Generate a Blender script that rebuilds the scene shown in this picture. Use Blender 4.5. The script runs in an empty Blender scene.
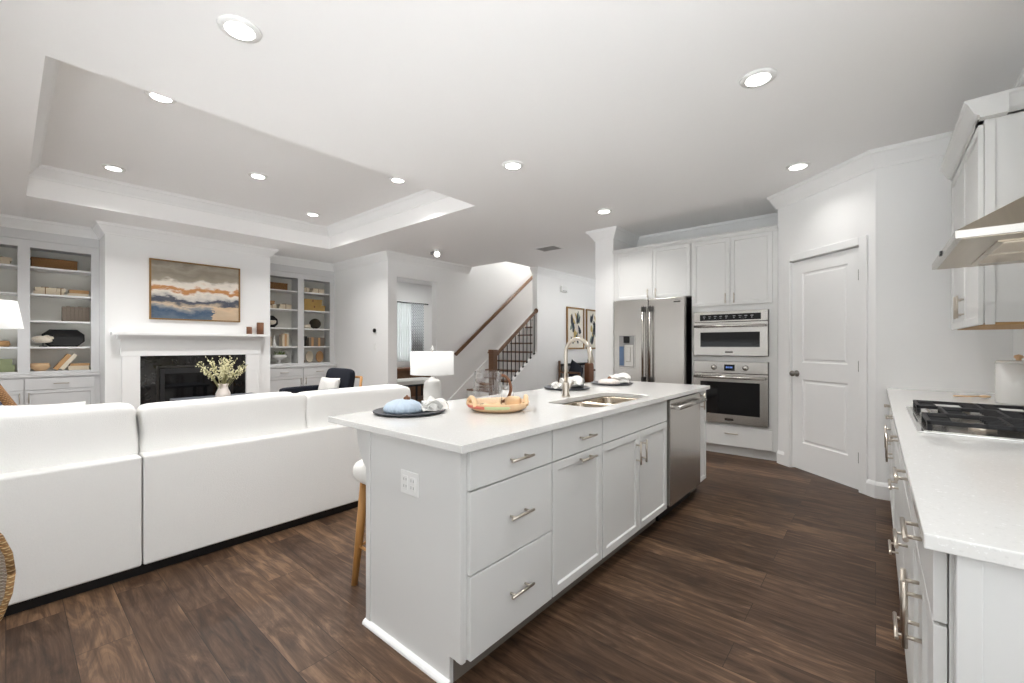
import bpy, bmesh, math, random
from mathutils import Vector, Matrix
random.seed(7)
S = bpy.context.scene
C = S.collection
PI = math.pi
# ------------------------------------------------------------------ camera, world, exposure
cam_d = bpy.data.cameras.new('camera')
cam_d.sensor_width = 36.0
cam_d.lens = 429.0 / 1024 * 36
cam_d.shift_y = 3.9 / 1024
cam_d.clip_start = 0.05
cam = bpy.data.objects.new('camera', cam_d)
C.objects.link(cam)
cam.location = (0, 0, 1.263)
cam.rotation_euler = (PI / 2, 0, math.radians(40.28))
S.camera = cam
W = bpy.data.worlds.new('daylight')
S.world = W
W.use_nodes = True
_nt = W.node_tree
_bg = _nt.nodes['Background']
_tc = _nt.nodes.new('ShaderNodeTexCoord'); _sp = _nt.nodes.new('ShaderNodeSeparateXYZ'); _mr = _nt.nodes.new('ShaderNodeMapRange')
SKY, UP_GLOW = 1.0, 5.9      # overcast sky; added glow from below the horizon, to light the ceiling
_nt.links.new(_tc.outputs['Generated'], _sp.inputs[0]); _nt.links.new(_sp.outputs['Z'], _mr.inputs['Value'])
_mr.inputs['From Min'].default_value = -0.30; _mr.inputs['From Max'].default_value = -0.05
_mr.inputs['To Min'].default_value = UP_GLOW; _mr.inputs['To Max'].default_value = SKY
_bg.inputs[0].default_value = (0.95, 0.98, 1.0, 1)
_nt.links.new(_mr.outputs[0], _bg.inputs[1])
S.view_settings.view_transform = 'Standard'
S.view_settings.look = 'None'
S.view_settings.gamma = 1
S.view_settings.use_curve_mapping = False
S.view_settings.exposure = 0.57
LAMP = 8.0      # watts of each recessed downlight
ZC = 2.86        # ceiling height
ZT = 3.2         # ceiling inside the tray

# ------------------------------------------------------------------ materials
def srgb(r, g, b):
    f = lambda c: (c / 255 / 12.92) if c / 255 <= 0.04045 else ((c / 255 + 0.055) / 1.055) ** 2.4
    return (f(r), f(g), f(b), 1)

def mat(name, col, rough=0.5, metal=0.0, noise=0.0, nscale=8.0, bump=0.0, bscale=60.0, stretch=(1, 1, 1), emit=None, es=0, trans=0, ior=1.45, coat=0):
    m = bpy.data.materials.new(name)
    m.use_nodes = True
    nt = m.node_tree
    b = nt.nodes['Principled BSDF']
    b.inputs['Base Color'].default_value = col
    b.inputs['Roughness'].default_value = rough
    b.inputs['Metallic'].default_value = metal
    b.inputs['IOR'].default_value = ior
    if trans: b.inputs['Transmission Weight'].default_value = trans
    if coat: b.inputs['Coat Weight'].default_value = coat
    if emit:
        b.inputs['Emission Color'].default_value = emit
        b.inputs['Emission Strength'].default_value = es
    if noise or bump:
        tc = nt.nodes.new('ShaderNodeTexCoord')
        mp = nt.nodes.new('ShaderNodeMapping')
        mp.inputs['Scale'].default_value = stretch
        nt.links.new(tc.outputs['Object'], mp.inputs['Vector'])
    if noise:
        n = nt.nodes.new('ShaderNodeTexNoise')
        n.inputs['Scale'].default_value = nscale
        n.inputs['Detail'].default_value = 4
        nt.links.new(mp.outputs[0], n.inputs['Vector'])
        mx = nt.nodes.new('ShaderNodeMix')
        mx.data_type = 'RGBA'
        mx.inputs[6].default_value = tuple(c * (1 - noise) for c in col[:3]) + (1,)
        mx.inputs[7].default_value = tuple(min(1, c * (1 + noise)) for c in col[:3]) + (1,)
        nt.links.new(n.outputs['Fac'], mx.inputs[0])
        nt.links.new(mx.outputs[2], b.inputs['Base Color'])
    if bump:
        n2 = nt.nodes.new('ShaderNodeTexNoise')
        n2.inputs['Scale'].default_value = bscale
        nt.links.new(mp.outputs[0], n2.inputs['Vector'])
        bp = nt.nodes.new('ShaderNodeBump')
        bp.inputs['Strength'].default_value = bump
        bp.inputs['Distance'].default_value = 0.01
        nt.links.new(n2.outputs['Fac'], bp.inputs['Height'])
        nt.links.new(bp.outputs[0], b.inputs['Normal'])
    return m

def floor_mat():
    m = bpy.data.materials.new('dark_plank_floor')
    m.use_nodes = True
    nt = m.node_tree; N = nt.nodes.new; K = nt.links.new
    b = nt.nodes['Principled BSDF']
    b.inputs['Roughness'].default_value = 0.45; b.inputs['Specular IOR Level'].default_value = 0.28
    tc = N('ShaderNodeTexCoord')
    br = N('ShaderNodeTexBrick')
    br.offset = 0.37; br.offset_frequency = 2
    br.inputs['Scale'].default_value = 1.0
    br.inputs['Brick Width'].default_value = 1.24
    br.inputs['Row Height'].default_value = 0.182
    br.inputs['Mortar Size'].default_value = 0.0012
    br.inputs['Mortar Smooth'].default_value = 0.2
    br.inputs['Color1'].default_value = (0, 0, 0, 1)
    br.inputs['Color2'].default_value = (1, 1, 1, 1)
    br.inputs['Mortar'].default_value = (0, 0, 0, 1)
    K(tc.outputs['Object'], br.inputs['Vector'])
    # grain coordinates, shifted plank by plank
    sc = N('ShaderNodeVectorMath'); sc.operation = 'MULTIPLY'; sc.inputs[1].default_value = (1.7, 9.0, 1)
    K(tc.outputs['Object'], sc.inputs[0])
    of = N('ShaderNodeVectorMath'); of.operation = 'MULTIPLY_ADD'
    of.inputs[1].default_value = (31, 17, 9)
    K(br.outputs['Color'], of.inputs[0]); K(sc.outputs[0], of.inputs[2])
    n1 = N('ShaderNodeTexNoise'); n1.inputs['Scale'].default_value = 1.3; n1.inputs['Detail'].default_value = 7; n1.inputs['Roughness'].default_value = 0.62; n1.inputs['Distortion'].default_value = 2.2
    K(of.outputs[0], n1.inputs['Vector'])
    wv = N('ShaderNodeTexWave'); wv.wave_type = 'BANDS'; wv.bands_direction = 'Y'
    wv.inputs['Scale'].default_value = 0.55; wv.inputs['Distortion'].default_value = 9.0; wv.inputs['Detail'].default_value = 3; wv.inputs['Detail Scale'].default_value = 0.7
    K(of.outputs[0], wv.inputs['Vector'])
    fs = N('ShaderNodeVectorMath'); fs.operation = 'MULTIPLY'; fs.inputs[1].default_value = (1.0, 5.5, 1)
    K(of.outputs[0], fs.inputs[0])
    n3 = N('ShaderNodeTexNoise'); n3.inputs['Scale'].default_value = 2.2; n3.inputs['Detail'].default_value = 6; n3.inputs['Roughness'].default_value = 0.65; n3.inputs['Distortion'].default_value = 0.6
    K(fs.outputs[0], n3.inputs['Vector'])
    def mth(op, a, bb):
        q = N('ShaderNodeMath'); q.operation = op
        for i, v in enumerate((a, bb)):
            if isinstance(v, (int, float)): q.inputs[i].default_value = v
            else: K(v, q.inputs[i])
        return q.outputs[0]
    g = mth('ADD', mth('MULTIPLY', n1.outputs['Fac'], 0.72), mth('MULTIPLY', wv.outputs['Fac'], 0.05))
    g = mth('ADD', g, mth('MULTIPLY', n3.outputs['Fac'], 0.34))
    sep = N('ShaderNodeSeparateColor'); K(br.outputs['Color'], sep.inputs[0])
    g = mth('ADD', g, mth('MULTIPLY', sep.outputs[0], 0.17))
    cr = N('ShaderNodeValToRGB')
    e = cr.color_ramp.elements
    e[0].position = 0.38; e[0].color = srgb(36, 25, 18)
    e[1].position = 0.88; e[1].color = srgb(138, 108, 83)
    x = e.new(0.56); x.color = srgb(68, 49, 36)
    x = e.new(0.70); x.color = srgb(93, 71, 54)
    K(g, cr.inputs[0])
    mx = N('ShaderNodeMix'); mx.data_type = 'RGBA'
    K(br.outputs['Fac'], mx.inputs[0]); K(cr.outputs[0], mx.inputs[6]); mx.inputs[7].default_value = srgb(34, 25, 19)
    K(mx.outputs[2], b.inputs['Base Color'])
    bp = N('ShaderNodeBump'); bp.inputs['Strength'].default_value = 0.12; bp.inputs['Distance'].default_value = 0.004
    K(g, bp.inputs['Height']); K(bp.outputs[0], b.inputs['Normal'])
    return m

def weave_mat(name, c1, c2, scale=40.0, rough=0.7, strength=0.7):
    m = bpy.data.materials.new(name); m.use_nodes = True
    nt = m.node_tree; N = nt.nodes.new; K = nt.links.new
    b = nt.nodes['Principled BSDF']; b.inputs['Roughness'].default_value = rough
    tc = N('ShaderNodeTexCoord')
    ws = []
    for d in ('DIAGONAL', 'Z'):
        w = N('ShaderNodeTexWave'); w.bands_direction = d
        w.inputs['Scale'].default_value = scale; w.inputs['Distortion'].default_value = 1.5
        K(tc.outputs['Object'], w.inputs['Vector']); ws.append(w)
    q = N('ShaderNodeMath'); q.operation = 'MULTIPLY'
    K(ws[0].outputs['Fac'], q.inputs[0]); K(ws[1].outputs['Fac'], q.inputs[1])
    mx = N('ShaderNodeMix'); mx.data_type = 'RGBA'
    mx.inputs[6].default_value = c1; mx.inputs[7].default_value = c2
    K(q.outputs[0], mx.inputs[0]); K(mx.outputs[2], b.inputs['Base Color'])
    bp = N('ShaderNodeBump'); bp.inputs['Strength'].default_value = strength; bp.inputs['Distance'].default_value = 0.01
    K(q.outputs[0], bp.inputs['Height']); K(bp.outputs[0], b.inputs['Normal'])
    return m

def quartz_mat():
    m = bpy.data.materials.new('white_quartz'); m.use_nodes = True
    nt = m.node_tree; N = nt.nodes.new; K = nt.links.new
    b = nt.nodes['Principled BSDF']; b.inputs['Roughness'].default_value = 0.12
    tc = N('ShaderNodeTexCoord')
    n = N('ShaderNodeTexNoise'); n.inputs['Scale'].default_value = 120; n.inputs['Detail'].default_value = 3
    K(tc.outputs['Object'], n.inputs['Vector'])
    cr = N('ShaderNodeValToRGB'); e = cr.color_ramp.elements
    e[0].position = 0.30; e[0].color = srgb(222, 221, 218)
    e[1].position = 0.40; e[1].color = srgb(229, 228, 225)
    x = e.new(0.64); x.color = srgb(229, 228, 225)
    x = e.new(0.72); x.color = srgb(246, 246, 245)
    K(n.outputs['Fac'], cr.inputs[0]); K(cr.outputs[0], b.inputs['Base Color'])
    return m

def painting_mat(z0, z1):
    m = bpy.data.materials.new('abstract_landscape_paint'); m.use_nodes = True
    nt = m.node_tree; N = nt.nodes.new; K = nt.links.new
    b = nt.nodes['Principled BSDF']; b.inputs['Roughness'].default_value = 0.6
    tc = N('ShaderNodeTexCoord'); sp = N('ShaderNodeSeparateXYZ'); K(tc.outputs['Generated'], sp.inputs[0])
    mp = N('ShaderNodeMapping'); mp.inputs['Scale'].default_value = (1, 2.6, 5.5); K(tc.outputs['Generated'], mp.inputs['Vector'])
    n = N('ShaderNodeTexNoise'); n.inputs['Scale'].default_value = 1.5; n.inputs['Detail'].default_value = 6; n.inputs['Roughness'].default_value = 0.6
    K(mp.outputs[0], n.inputs['Vector'])
    mp2 = N('ShaderNodeMapping'); mp2.inputs['Scale'].default_value = (1, 1.0, 0.2); mp2.inputs['Location'].default_value = (3, 4.4, 2); K(tc.outputs['Generated'], mp2.inputs['Vector'])
    n2 = N('ShaderNodeTexNoise'); n2.inputs['Scale'].default_value = 3.0; n2.inputs['Detail'].default_value = 2
    K(mp2.outputs[0], n2.inputs['Vector'])
    def mth(op, a, bb):
        q = N('ShaderNodeMath'); q.operation = op
        for i, v in enumerate((a, bb)):
            if isinstance(v, (int, float)): q.inputs[i].default_value = v
            else: K(v, q.inputs[i])
        return q.outputs[0]
    v = mth('ADD', sp.outputs['Z'], mth('MULTIPLY', mth('SUBTRACT', n.outputs['Fac'], 0.5), 0.34))
    v = mth('ADD', v, mth('MULTIPLY', mth('SUBTRACT', n2.outputs['Fac'], 0.5), 0.42))
    cr = N('ShaderNodeValToRGB'); e = cr.color_ramp.elements
    cols = [(0.0, (96, 110, 126)), (0.09, (60, 84, 110)), (0.17, (150, 150, 150)), (0.21, (214, 192, 164)), (0.27, (88, 90, 98)), (0.32, (70, 76, 90)),
            (0.36, (206, 200, 192)), (0.44, (240, 232, 220)), (0.475, (196, 136, 84)), (0.52, (206, 148, 92)), (0.555, (243, 234, 222)), (0.62, (236, 228, 216)),
            (0.68, (168, 158, 142)), (0.80, (150, 141, 126)), (0.9, (170, 161, 146)), (1.0, (140, 131, 118))]
    e[0].position = 0; e[0].color = srgb(*cols[0][1]); e[1].position = 1; e[1].color = srgb(*cols[-1][1])
    for p, c in cols[1:-1]:
        x = e.new(p); x.color = srgb(*c)
    K(v, cr.inputs[0])
    # sandy foreground to the viewer's right of the lake
    mk = mth('MULTIPLY', mth('GREATER_THAN', mth('ADD', sp.outputs['Y'], mth('MULTIPLY', n.outputs['Fac'], 0.5)), 0.93), mth('LESS_THAN', mth('ADD', sp.outputs['Z'], mth('MULTIPLY', n.outputs['Fac'], 0.2)), 0.36))
    mx = N('ShaderNodeMix'); mx.data_type = 'RGBA'
    K(mth('MULTIPLY', mk, 0.8), mx.inputs[0]); K(cr.outputs[0], mx.inputs[6]); mx.inputs[7].default_value = srgb(216, 188, 154)
    K(mx.outputs[2], b.inputs['Base Color'])
    return m

M = {}
M['wall'] = mat('wall_paint', srgb(247, 247, 246), 0.75, bump=0.03, bscale=220)
M['ceiling'] = mat('ceiling_paint', srgb(252, 251, 250), 0.85, bump=0.03, bscale=180)
M['trim'] = mat('trim_paint', srgb(248, 248, 247), 0.45, noise=0.01)
M['cab'] = mat('cabinet_paint', srgb(226, 226, 224), 0.42, noise=0.012, nscale=3)
M['built'] = mat('bookcase_paint', srgb(224, 224, 224), 0.5, noise=0.012, nscale=3)
M['shelfback'] = mat('bookcase_back_paint', srgb(242, 240, 232), 0.6, noise=0.02, nscale=3)
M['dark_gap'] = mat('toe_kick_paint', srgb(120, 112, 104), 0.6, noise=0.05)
M['floor'] = floor_mat()
M['quartz'] = quartz_mat()
M['steel'] = mat('brushed_stainless', srgb(198, 195, 190), 0.27, 1.0, noise=0.05, nscale=3, stretch=(1, 1, 40), bump=0.03, bscale=40)
M['steel_h'] = mat('brushed_stainless_across', srgb(198, 195, 190), 0.26, 1.0, noise=0.05, nscale=3, stretch=(1, 1, 40))
M['hoodsteel'] = mat('warm_brushed_stainless', srgb(190, 180, 164), 0.3, 1.0, noise=0.08, nscale=2, stretch=(30, 1, 1))
M['sinksteel'] = mat('satin_sink_steel', srgb(178, 166, 150), 0.25, 1.0, noise=0.06, nscale=4)
M['nickel'] = mat('brushed_nickel', srgb(205, 196, 184), 0.28, 1.0, noise=0.03)
M['hinge'] = mat('satin_hinge_metal', srgb(134, 130, 124), 0.45, 0.7, noise=0.05)
M['chrome'] = mat('polished_metal', srgb(224, 224, 222), 0.08, 1.0, noise=0.01)
M['darksteel'] = mat('dark_steel', srgb(70, 68, 66), 0.35, 0.9, noise=0.05)
M['iron'] = mat('cast_iron', srgb(38, 38, 40), 0.55, 0.1, noise=0.15, nscale=30, bump=0.1)
M['blackglass'] = mat('black_glass', srgb(14, 15, 17), 0.06, noise=0.05)
M['black'] = mat('black_plastic', srgb(18, 18, 19), 0.4, noise=0.1)
M['granite'] = mat('black_polished_stone', srgb(30, 29, 29), 0.08, noise=0.5, nscale=26)
M['brownwood'] = mat('stained_oak', srgb(112, 80, 56), 0.4, noise=0.3, nscale=9, stretch=(1, 1, 8))
M['oakrail'] = mat('stained_rail_wood', srgb(110, 78, 54), 0.38, noise=0.22, nscale=12)
M['honey'] = mat('honey_wood', srgb(186, 136, 78), 0.45, noise=0.2, nscale=10, stretch=(6, 6, 1))
M['palewood'] = mat('pale_carved_wood', srgb(234, 198, 156), 0.5, noise=0.16, nscale=14)
M['darkrattan'] = weave_mat('brown_rattan', srgb(120, 82, 46), srgb(206, 156, 100), 38)
M['rattan'] = weave_mat('natural_rattan', srgb(150, 112, 66), srgb(226, 194, 146), 36)
M['rattanpale'] = weave_mat('pale_rope_weave', srgb(146, 128, 112), srgb(228, 218, 204), 60)
M['sofa'] = mat('white_linen', srgb(241, 240, 237), 0.95, noise=0.025, nscale=160, bump=0.25, bscale=260)
M['pillow'] = mat('white_pillow_cotton', srgb(238, 237, 233), 0.95, noise=0.02, nscale=60, bump=0.15, bscale=120)
M['navy'] = mat('navy_velvet', srgb(20, 24, 36), 0.85, noise=0.2, nscale=14)
M['whiteceramic'] = mat('white_glazed_ceramic', srgb(229, 228, 225), 0.18, noise=0.01)
M['shade'] = mat('white_linen_shade', srgb(244, 244, 242), 0.9, noise=0.01, nscale=90, bump=0.06, bscale=200)
M['charger'] = mat('charcoal_stoneware', srgb(62, 64, 70), 0.35, noise=0.12, nscale=20)
M['bluebowl'] = mat('pale_blue_glaze', srgb(184, 199, 214), 0.6, noise=0.05)
M['pinkbowl'] = mat('blush_white_glaze', srgb(232, 222, 214), 0.3, noise=0.03)
M['napkin'] = mat('white_napkin_cloth', srgb(238, 236, 231), 0.95, noise=0.03, nscale=30, bump=0.1, bscale=90)
M['glass'] = mat('clear_glass', (1, 1, 1, 1), 0.02, trans=1.0, ior=1.28, noise=0.0)
M['cream'] = mat('cream_paper', srgb(226, 212, 188), 0.8, noise=0.08, nscale=30)
M['pages'] = mat('book_pages', srgb(228, 218, 198), 0.9, noise=0.06, nscale=80, stretch=(1, 1, 10))
M['tanbook'] = mat('tan_cover', srgb(196, 154, 108), 0.7, noise=0.1, nscale=20)
M['greybook'] = mat('grey_brown_cover', srgb(128, 116, 104), 0.75, noise=0.12, nscale=30)
M['greenbox'] = mat('sage_cover', srgb(150, 158, 122), 0.75, noise=0.08)
M['ochre'] = mat('ochre_cover', srgb(186, 152, 88), 0.7, noise=0.12, nscale=18)
M['bluebook'] = mat('dusty_blue_cover', srgb(128, 140, 156), 0.75, noise=0.1)
M['coral'] = mat('bleached_coral', srgb(232, 222, 206), 0.9, noise=0.12, nscale=20, bump=0.6, bscale=40)
M['twine'] = mat('jute_twine', srgb(140, 104, 66), 0.9, noise=0.1)
M['pampas'] = mat('pale_dried_flower', srgb(222, 216, 180), 0.9, noise=0.1, nscale=30)
M['stem'] = mat('dried_stem', srgb(168, 166, 118), 0.8, noise=0.1)
M['leafgreen'] = mat('soft_green_leaf', srgb(120, 140, 86), 0.6, noise=0.15)
M['artgold'] = mat('aged_gold_frame', srgb(146, 112, 66), 0.4, 0.3, noise=0.15, nscale=20)
M['artpaper'] = mat('art_paper', srgb(236, 230, 218), 0.8, noise=0.02)
M['artnavy'] = mat('ink_leaf', srgb(56, 62, 70), 0.8, noise=0.2, nscale=30)
M['artochre'] = mat('ochre_leaf', srgb(196, 172, 112), 0.8, noise=0.2, nscale=30)
M['artsage'] = mat('sage_leaf', srgb(140, 152, 140), 0.8, noise=0.2, nscale=30)
M['leather'] = mat('brown_leather', srgb(124, 82, 56), 0.5, noise=0.12)
M['table'] = mat('slate_top', srgb(96, 100, 108), 0.35, noise=0.1)
M['plate'] = mat('white_plastic', srgb(242, 242, 240), 0.35, noise=0.005)
M['greyplastic'] = mat('grey_plastic', srgb(150, 150, 150), 0.5, noise=0.02)
M['vent'] = mat('vent_grey', srgb(176, 176, 174), 0.6, noise=0.02)
M['lens'] = mat('lit_lamp_lens', (1, 1, 1, 1), 0.5, emit=(1, 0.97, 0.92, 1), es=8.0)
M['display'] = mat('lit_display', srgb(20, 30, 60), 0.2, emit=srgb(120, 150, 220), es=0.9)
M['mark'] = mat('printed_grey', srgb(170, 172, 176), 0.5, noise=0.02)
M['badge'] = mat('badge_dark', srgb(78, 74, 70), 0.35, 0.6, noise=0.05)
M['rim_red'] = mat('coral_red_paint', srgb(206, 110, 92), 0.6, noise=0.1)
M['rim_green'] = mat('soft_green_paint', srgb(198, 206, 158), 0.6, noise=0.1)
M['underwood'] = mat('raw_birch', srgb(190, 150, 100), 0.6, noise=0.12, nscale=8, stretch=(1, 8, 1))
M['sheer'] = mat('sheer_voile', srgb(226, 232, 232), 0.9, noise=0.1, nscale=6, trans=0.25)
M['curtain'] = weave_mat('blue_patterned_curtain', srgb(226, 230, 232), srgb(96, 112, 128), 9, 0.9, 0.1)

# ------------------------------------------------------------------ mesh helpers
def BM(): return bmesh.new()

def box(bm, x0, x1, y0, y1, z0, z1, mi=0):
    vs = [bm.verts.new((x, y, z)) for x in (x0, x1) for y in (y0, y1) for z in (z0, z1)]
    for f in ((0, 1, 3, 2), (4, 6, 7, 5), (0, 4, 5, 1), (2, 3, 7, 6), (0, 2, 6, 4), (1, 5, 7, 3)):
        fc = bm.faces.new([vs[i] for i in f]); fc.material_index = mi
    return vs

def prism(bm, pts, axis, a, b, mi=0):
    """extrude a polygon of 2-D points along axis from a to b (x: pts are y,z; y: x,z; z: x,y)"""
    def mk(p, t):
        if axis == 'x': return (t, p[0], p[1])
        if axis == 'y': return (p[0], t, p[1])
        return (p[0], p[1], t)
    A = [bm.verts.new(mk(p, a)) for p in pts]; B = [bm.verts.new(mk(p, b)) for p in pts]
    n = len(pts)
    fs = [bm.faces.new(A), bm.faces.new(B[::-1])]
    for i in range(n): fs.append(bm.faces.new((A[i], B[i], B[(i + 1) % n], A[(i + 1) % n])))
    for f in fs: f.material_index = mi

def tube(bm, pts, r, seg=8, caps=True, mi=0):
    pts = [Vector(p) for p in pts]
    rs = r if isinstance(r, (list, tuple)) else [r] * len(pts)
    rings = []
    up = None
    for i, p in enumerate(pts):
        d = (pts[min(i + 1, len(pts) - 1)] - pts[max(i - 1, 0)]).normalized()
        if up is None: up = Vector((0, 0, 1)) if abs(d.z) < 0.9 else Vector((1, 0, 0))
        u = d.cross(up).normalized(); v = u.cross(d).normalized(); up = v
        rings.append([bm.verts.new(p + rs[i] * (u * math.cos(2 * PI * k / seg) + v * math.sin(2 * PI * k / seg))) for k in range(seg)])
    for A, B in zip(rings, rings[1:]):
        for k in range(seg):
            f = bm.faces.new((A[k], A[(k + 1) % seg], B[(k + 1) % seg], B[k])); f.smooth = True; f.material_index = mi
    if caps:
        for q in (rings[0][::-1], rings[-1]):
            f = bm.faces.new(q); f.material_index = mi

def ring(bm, c, R, r, n=32, seg=8, axis='z', squash=1.0):
    rings = []
    for i in range(n):
        t = 2 * PI * i / n
        rr = []
        for k in range(seg):
            a = 2 * PI * k / seg
            q = R + r * math.cos(a); h = r * math.sin(a)
            p = (q * math.cos(t), q * math.sin(t) * squash, h)
            if axis == 'y': p = (p[0], p[2], p[1])
            if axis == 'x': p = (p[2], p[0], p[1])
            rr.append(bm.verts.new(Vector(c) + Vector(p)))
        rings.append(rr)
    for i in range(n):
        A, B = rings[i], rings[(i + 1) % n]
        for k in range(seg):
            f = bm.faces.new((A[k], B[k], B[(k + 1) % seg], A[(k + 1) % seg])); f.smooth = True

def lathe(bm, prof, c=(0, 0, 0), seg=32, mi=0, flute=0, famp=0.0, smooth=True):
    """prof: (r, z) list from bottom up; r = 0 closes the end"""
    cx, cy, cz = c
    rows = []
    for r, z in prof:
        if r <= 1e-6: rows.append([bm.verts.new((cx, cy, cz + z))])
        else:
            rows.append([bm.verts.new((cx + r * (1 + famp * math.cos(flute * 2 * PI * k / seg)) * math.cos(2 * PI * k / seg), cy + r * (1 + famp * math.cos(flute * 2 * PI * k / seg)) * math.sin(2 * PI * k / seg), cz + z)) for k in range(seg)])
    for A, B in zip(rows, rows[1:]):
        for k in range(seg):
            k2 = (k + 1) % seg
            if len(A) == 1 and len(B) == 1: continue
            if len(A) == 1: f = bm.faces.new((A[0], B[k2], B[k]))
            elif len(B) == 1: f = bm.faces.new((A[k], A[k2], B[0]))
            else: f = bm.faces.new((A[k], A[k2], B[k2], B[k]))
            f.smooth = smooth; f.material_index = mi

def sq(bm, c, w, d, h, n=6, seg=12, T=None, sag=0.0):
    """soft rounded block (superquadric)"""
    t = BM()
    bmesh.ops.create_cube(t, size=2)
    bmesh.ops.subdivide_edges(t, edges=t.edges[:], cuts=seg, use_grid_fill=True)
    rnd = random.Random(int(abs(c[0] * 91 + c[1] * 37 + c[2] * 11) * 100))
    ph = [rnd.uniform(0, 6) for _ in range(3)]
    vm = {}
    for v in t.verts:
        x, y, z = v.co
        s = (abs(x) ** n + abs(y) ** n + abs(z) ** n) ** (-1 / n)
        x, y, z = x * s, y * s, z * s
        g = 1 + sag * (math.sin(3 * x + ph[0]) * math.cos(2.4 * y + ph[1]) + 0.5 * math.sin(5 * z + ph[2] + 2 * x))
        p = Vector((x * w / 2 * (1 + (g - 1) * 0.3), y * d / 2 * g, z * h / 2 * (1 + (g - 1) * 0.5)))
        if T: p = T @ p
        vm[v] = bm.verts.new(p + Vector(c))
    for f in t.faces:
        q = bm.faces.new([vm[v] for v in f.verts]); q.smooth = True
    t.free()

def pillow_bm(bm, w, h, t, n=14, T=None):
    """square throw pillow in the x-z plane, thickness along y, pinched corners"""
    T = T or Matrix()
    for sgn in (1, -1):
        g = {}
        for i in range(n + 1):
            for j in range(n + 1):
                u, v = 2 * i / n - 1, 2 * j / n - 1
                k = max(0, (1 - u ** 4)) ** 0.5 * max(0, (1 - v ** 4)) ** 0.5
                sx = 1 - 0.06 * (1 - v * v) ** 1; sz = 1 - 0.06 * (1 - u * u)
                g[i, j] = bm.verts.new(T @ Vector((u * w / 2 * sx, sgn * t / 2 * k * (0.94 + 0.06 * math.sin(5 * u + 3 * v)), v * h / 2 * sz)))
        for i in range(n):
            for j in range(n):
                q = [g[i, j], g[i + 1, j], g[i + 1, j + 1], g[i, j + 1]]
                f = bm.faces.new(q if sgn < 0 else q[::-1]); f.smooth = True
    bmesh.ops.remove_doubles(bm, verts=bm.verts[:], dist=0.0005)

def wm(o):
    m = o.matrix_basis.copy()
    while o.parent:
        o = o.parent
        m = o.matrix_basis @ m
    return m

def obj(name, bm, m, parent=None, T=None, world=False, bevel=0, seg=2, recalc=True, smooth=False):
    """link one mesh; T = world placement; world=True: the verts are already world coordinates"""
    if recalc: bmesh.ops.recalc_face_normals(bm, faces=bm.faces[:])
    if parent is not None and world: bm.transform(wm(parent).inverted())
    me = bpy.data.meshes.new(name)
    bm.to_mesh(me); bm.free()
    for q in (m if isinstance(m, (list, tuple)) else [m]): me.materials.append(q)
    o = bpy.data.objects.new(name, me)
    C.objects.link(o)
    if parent is not None: o.parent = parent
    if T is not None: o.matrix_basis = (wm(parent).inverted() @ T) if parent is not None else T
    if smooth:
        for p in me.polygons: p.use_smooth = True
    if bevel:
        b = o.modifiers.new('edge', 'BEVEL'); b.width = bevel; b.segments = seg; b.limit_method = 'ANGLE'; b.angle_limit = math.radians(40)
    return o

def tag(o, label, cat, group=None, kind=None):
    o['label'] = label; o['category'] = cat
    if group: o['group'] = group
    if kind: o['kind'] = kind
    return o

def thing(name, label, cat, loc=(0, 0, 0), rz=0, group=None):
    o = bpy.data.objects.new(name, None)
    o.empty_display_size = 0.05
    C.objects.link(o)
    o.location = loc; o.rotation_euler = (0, 0, rz)
    return tag(o, label, cat, group)

def centre(o):
    """move the origin of a world-built top-level mesh to the middle of its base"""
    me = o.data
    xs = [v.co.x for v in me.vertices]; ys = [v.co.y for v in me.vertices]; zs = [v.co.z for v in me.vertices]
    c = Vector(((min(xs) + max(xs)) / 2, (min(ys) + max(ys)) / 2, min(zs)))
    me.transform(Matrix.Translation(-c)); o.matrix_basis = Matrix.Translation(c)
    return o

def struct(name, bm, m, bevel=0, label=None, cat=None, smooth=False):
    o = obj(name, bm, m, bevel=bevel, smooth=smooth)
    o['kind'] = 'structure'
    if label: o['label'] = label; o['category'] = cat
    return o

def Tm(x, y, z, rz=0, rx=0, ry=0):
    return Matrix.Translation((x, y, z)) @ Matrix.Rotation(rz, 4, 'Z') @ Matrix.Rotation(rx, 4, 'X') @ Matrix.Rotation(ry, 4, 'Y')

def boolean_cut(o, cut_bm):
    me = bpy.data.meshes.new('cutter'); bmesh.ops.recalc_face_normals(cut_bm, faces=cut_bm.faces[:]); cut_bm.to_mesh(me); cut_bm.free()
    c = bpy.data.objects.new('cutter', me); C.objects.link(c)
    md = o.modifiers.new('cut', 'BOOLEAN'); md.object = c; md.operation = 'DIFFERENCE'; md.solver = 'EXACT'
    dg = bpy.context.evaluated_depsgraph_get()
    nm = bpy.data.meshes.new_from_object(o.evaluated_get(dg))
    o.modifiers.clear(); old = o.data; o.data = nm; nm.name = old.name
    bpy.data.objects.remove(c); bpy.data.meshes.remove(me); bpy.data.meshes.remove(old)

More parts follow.
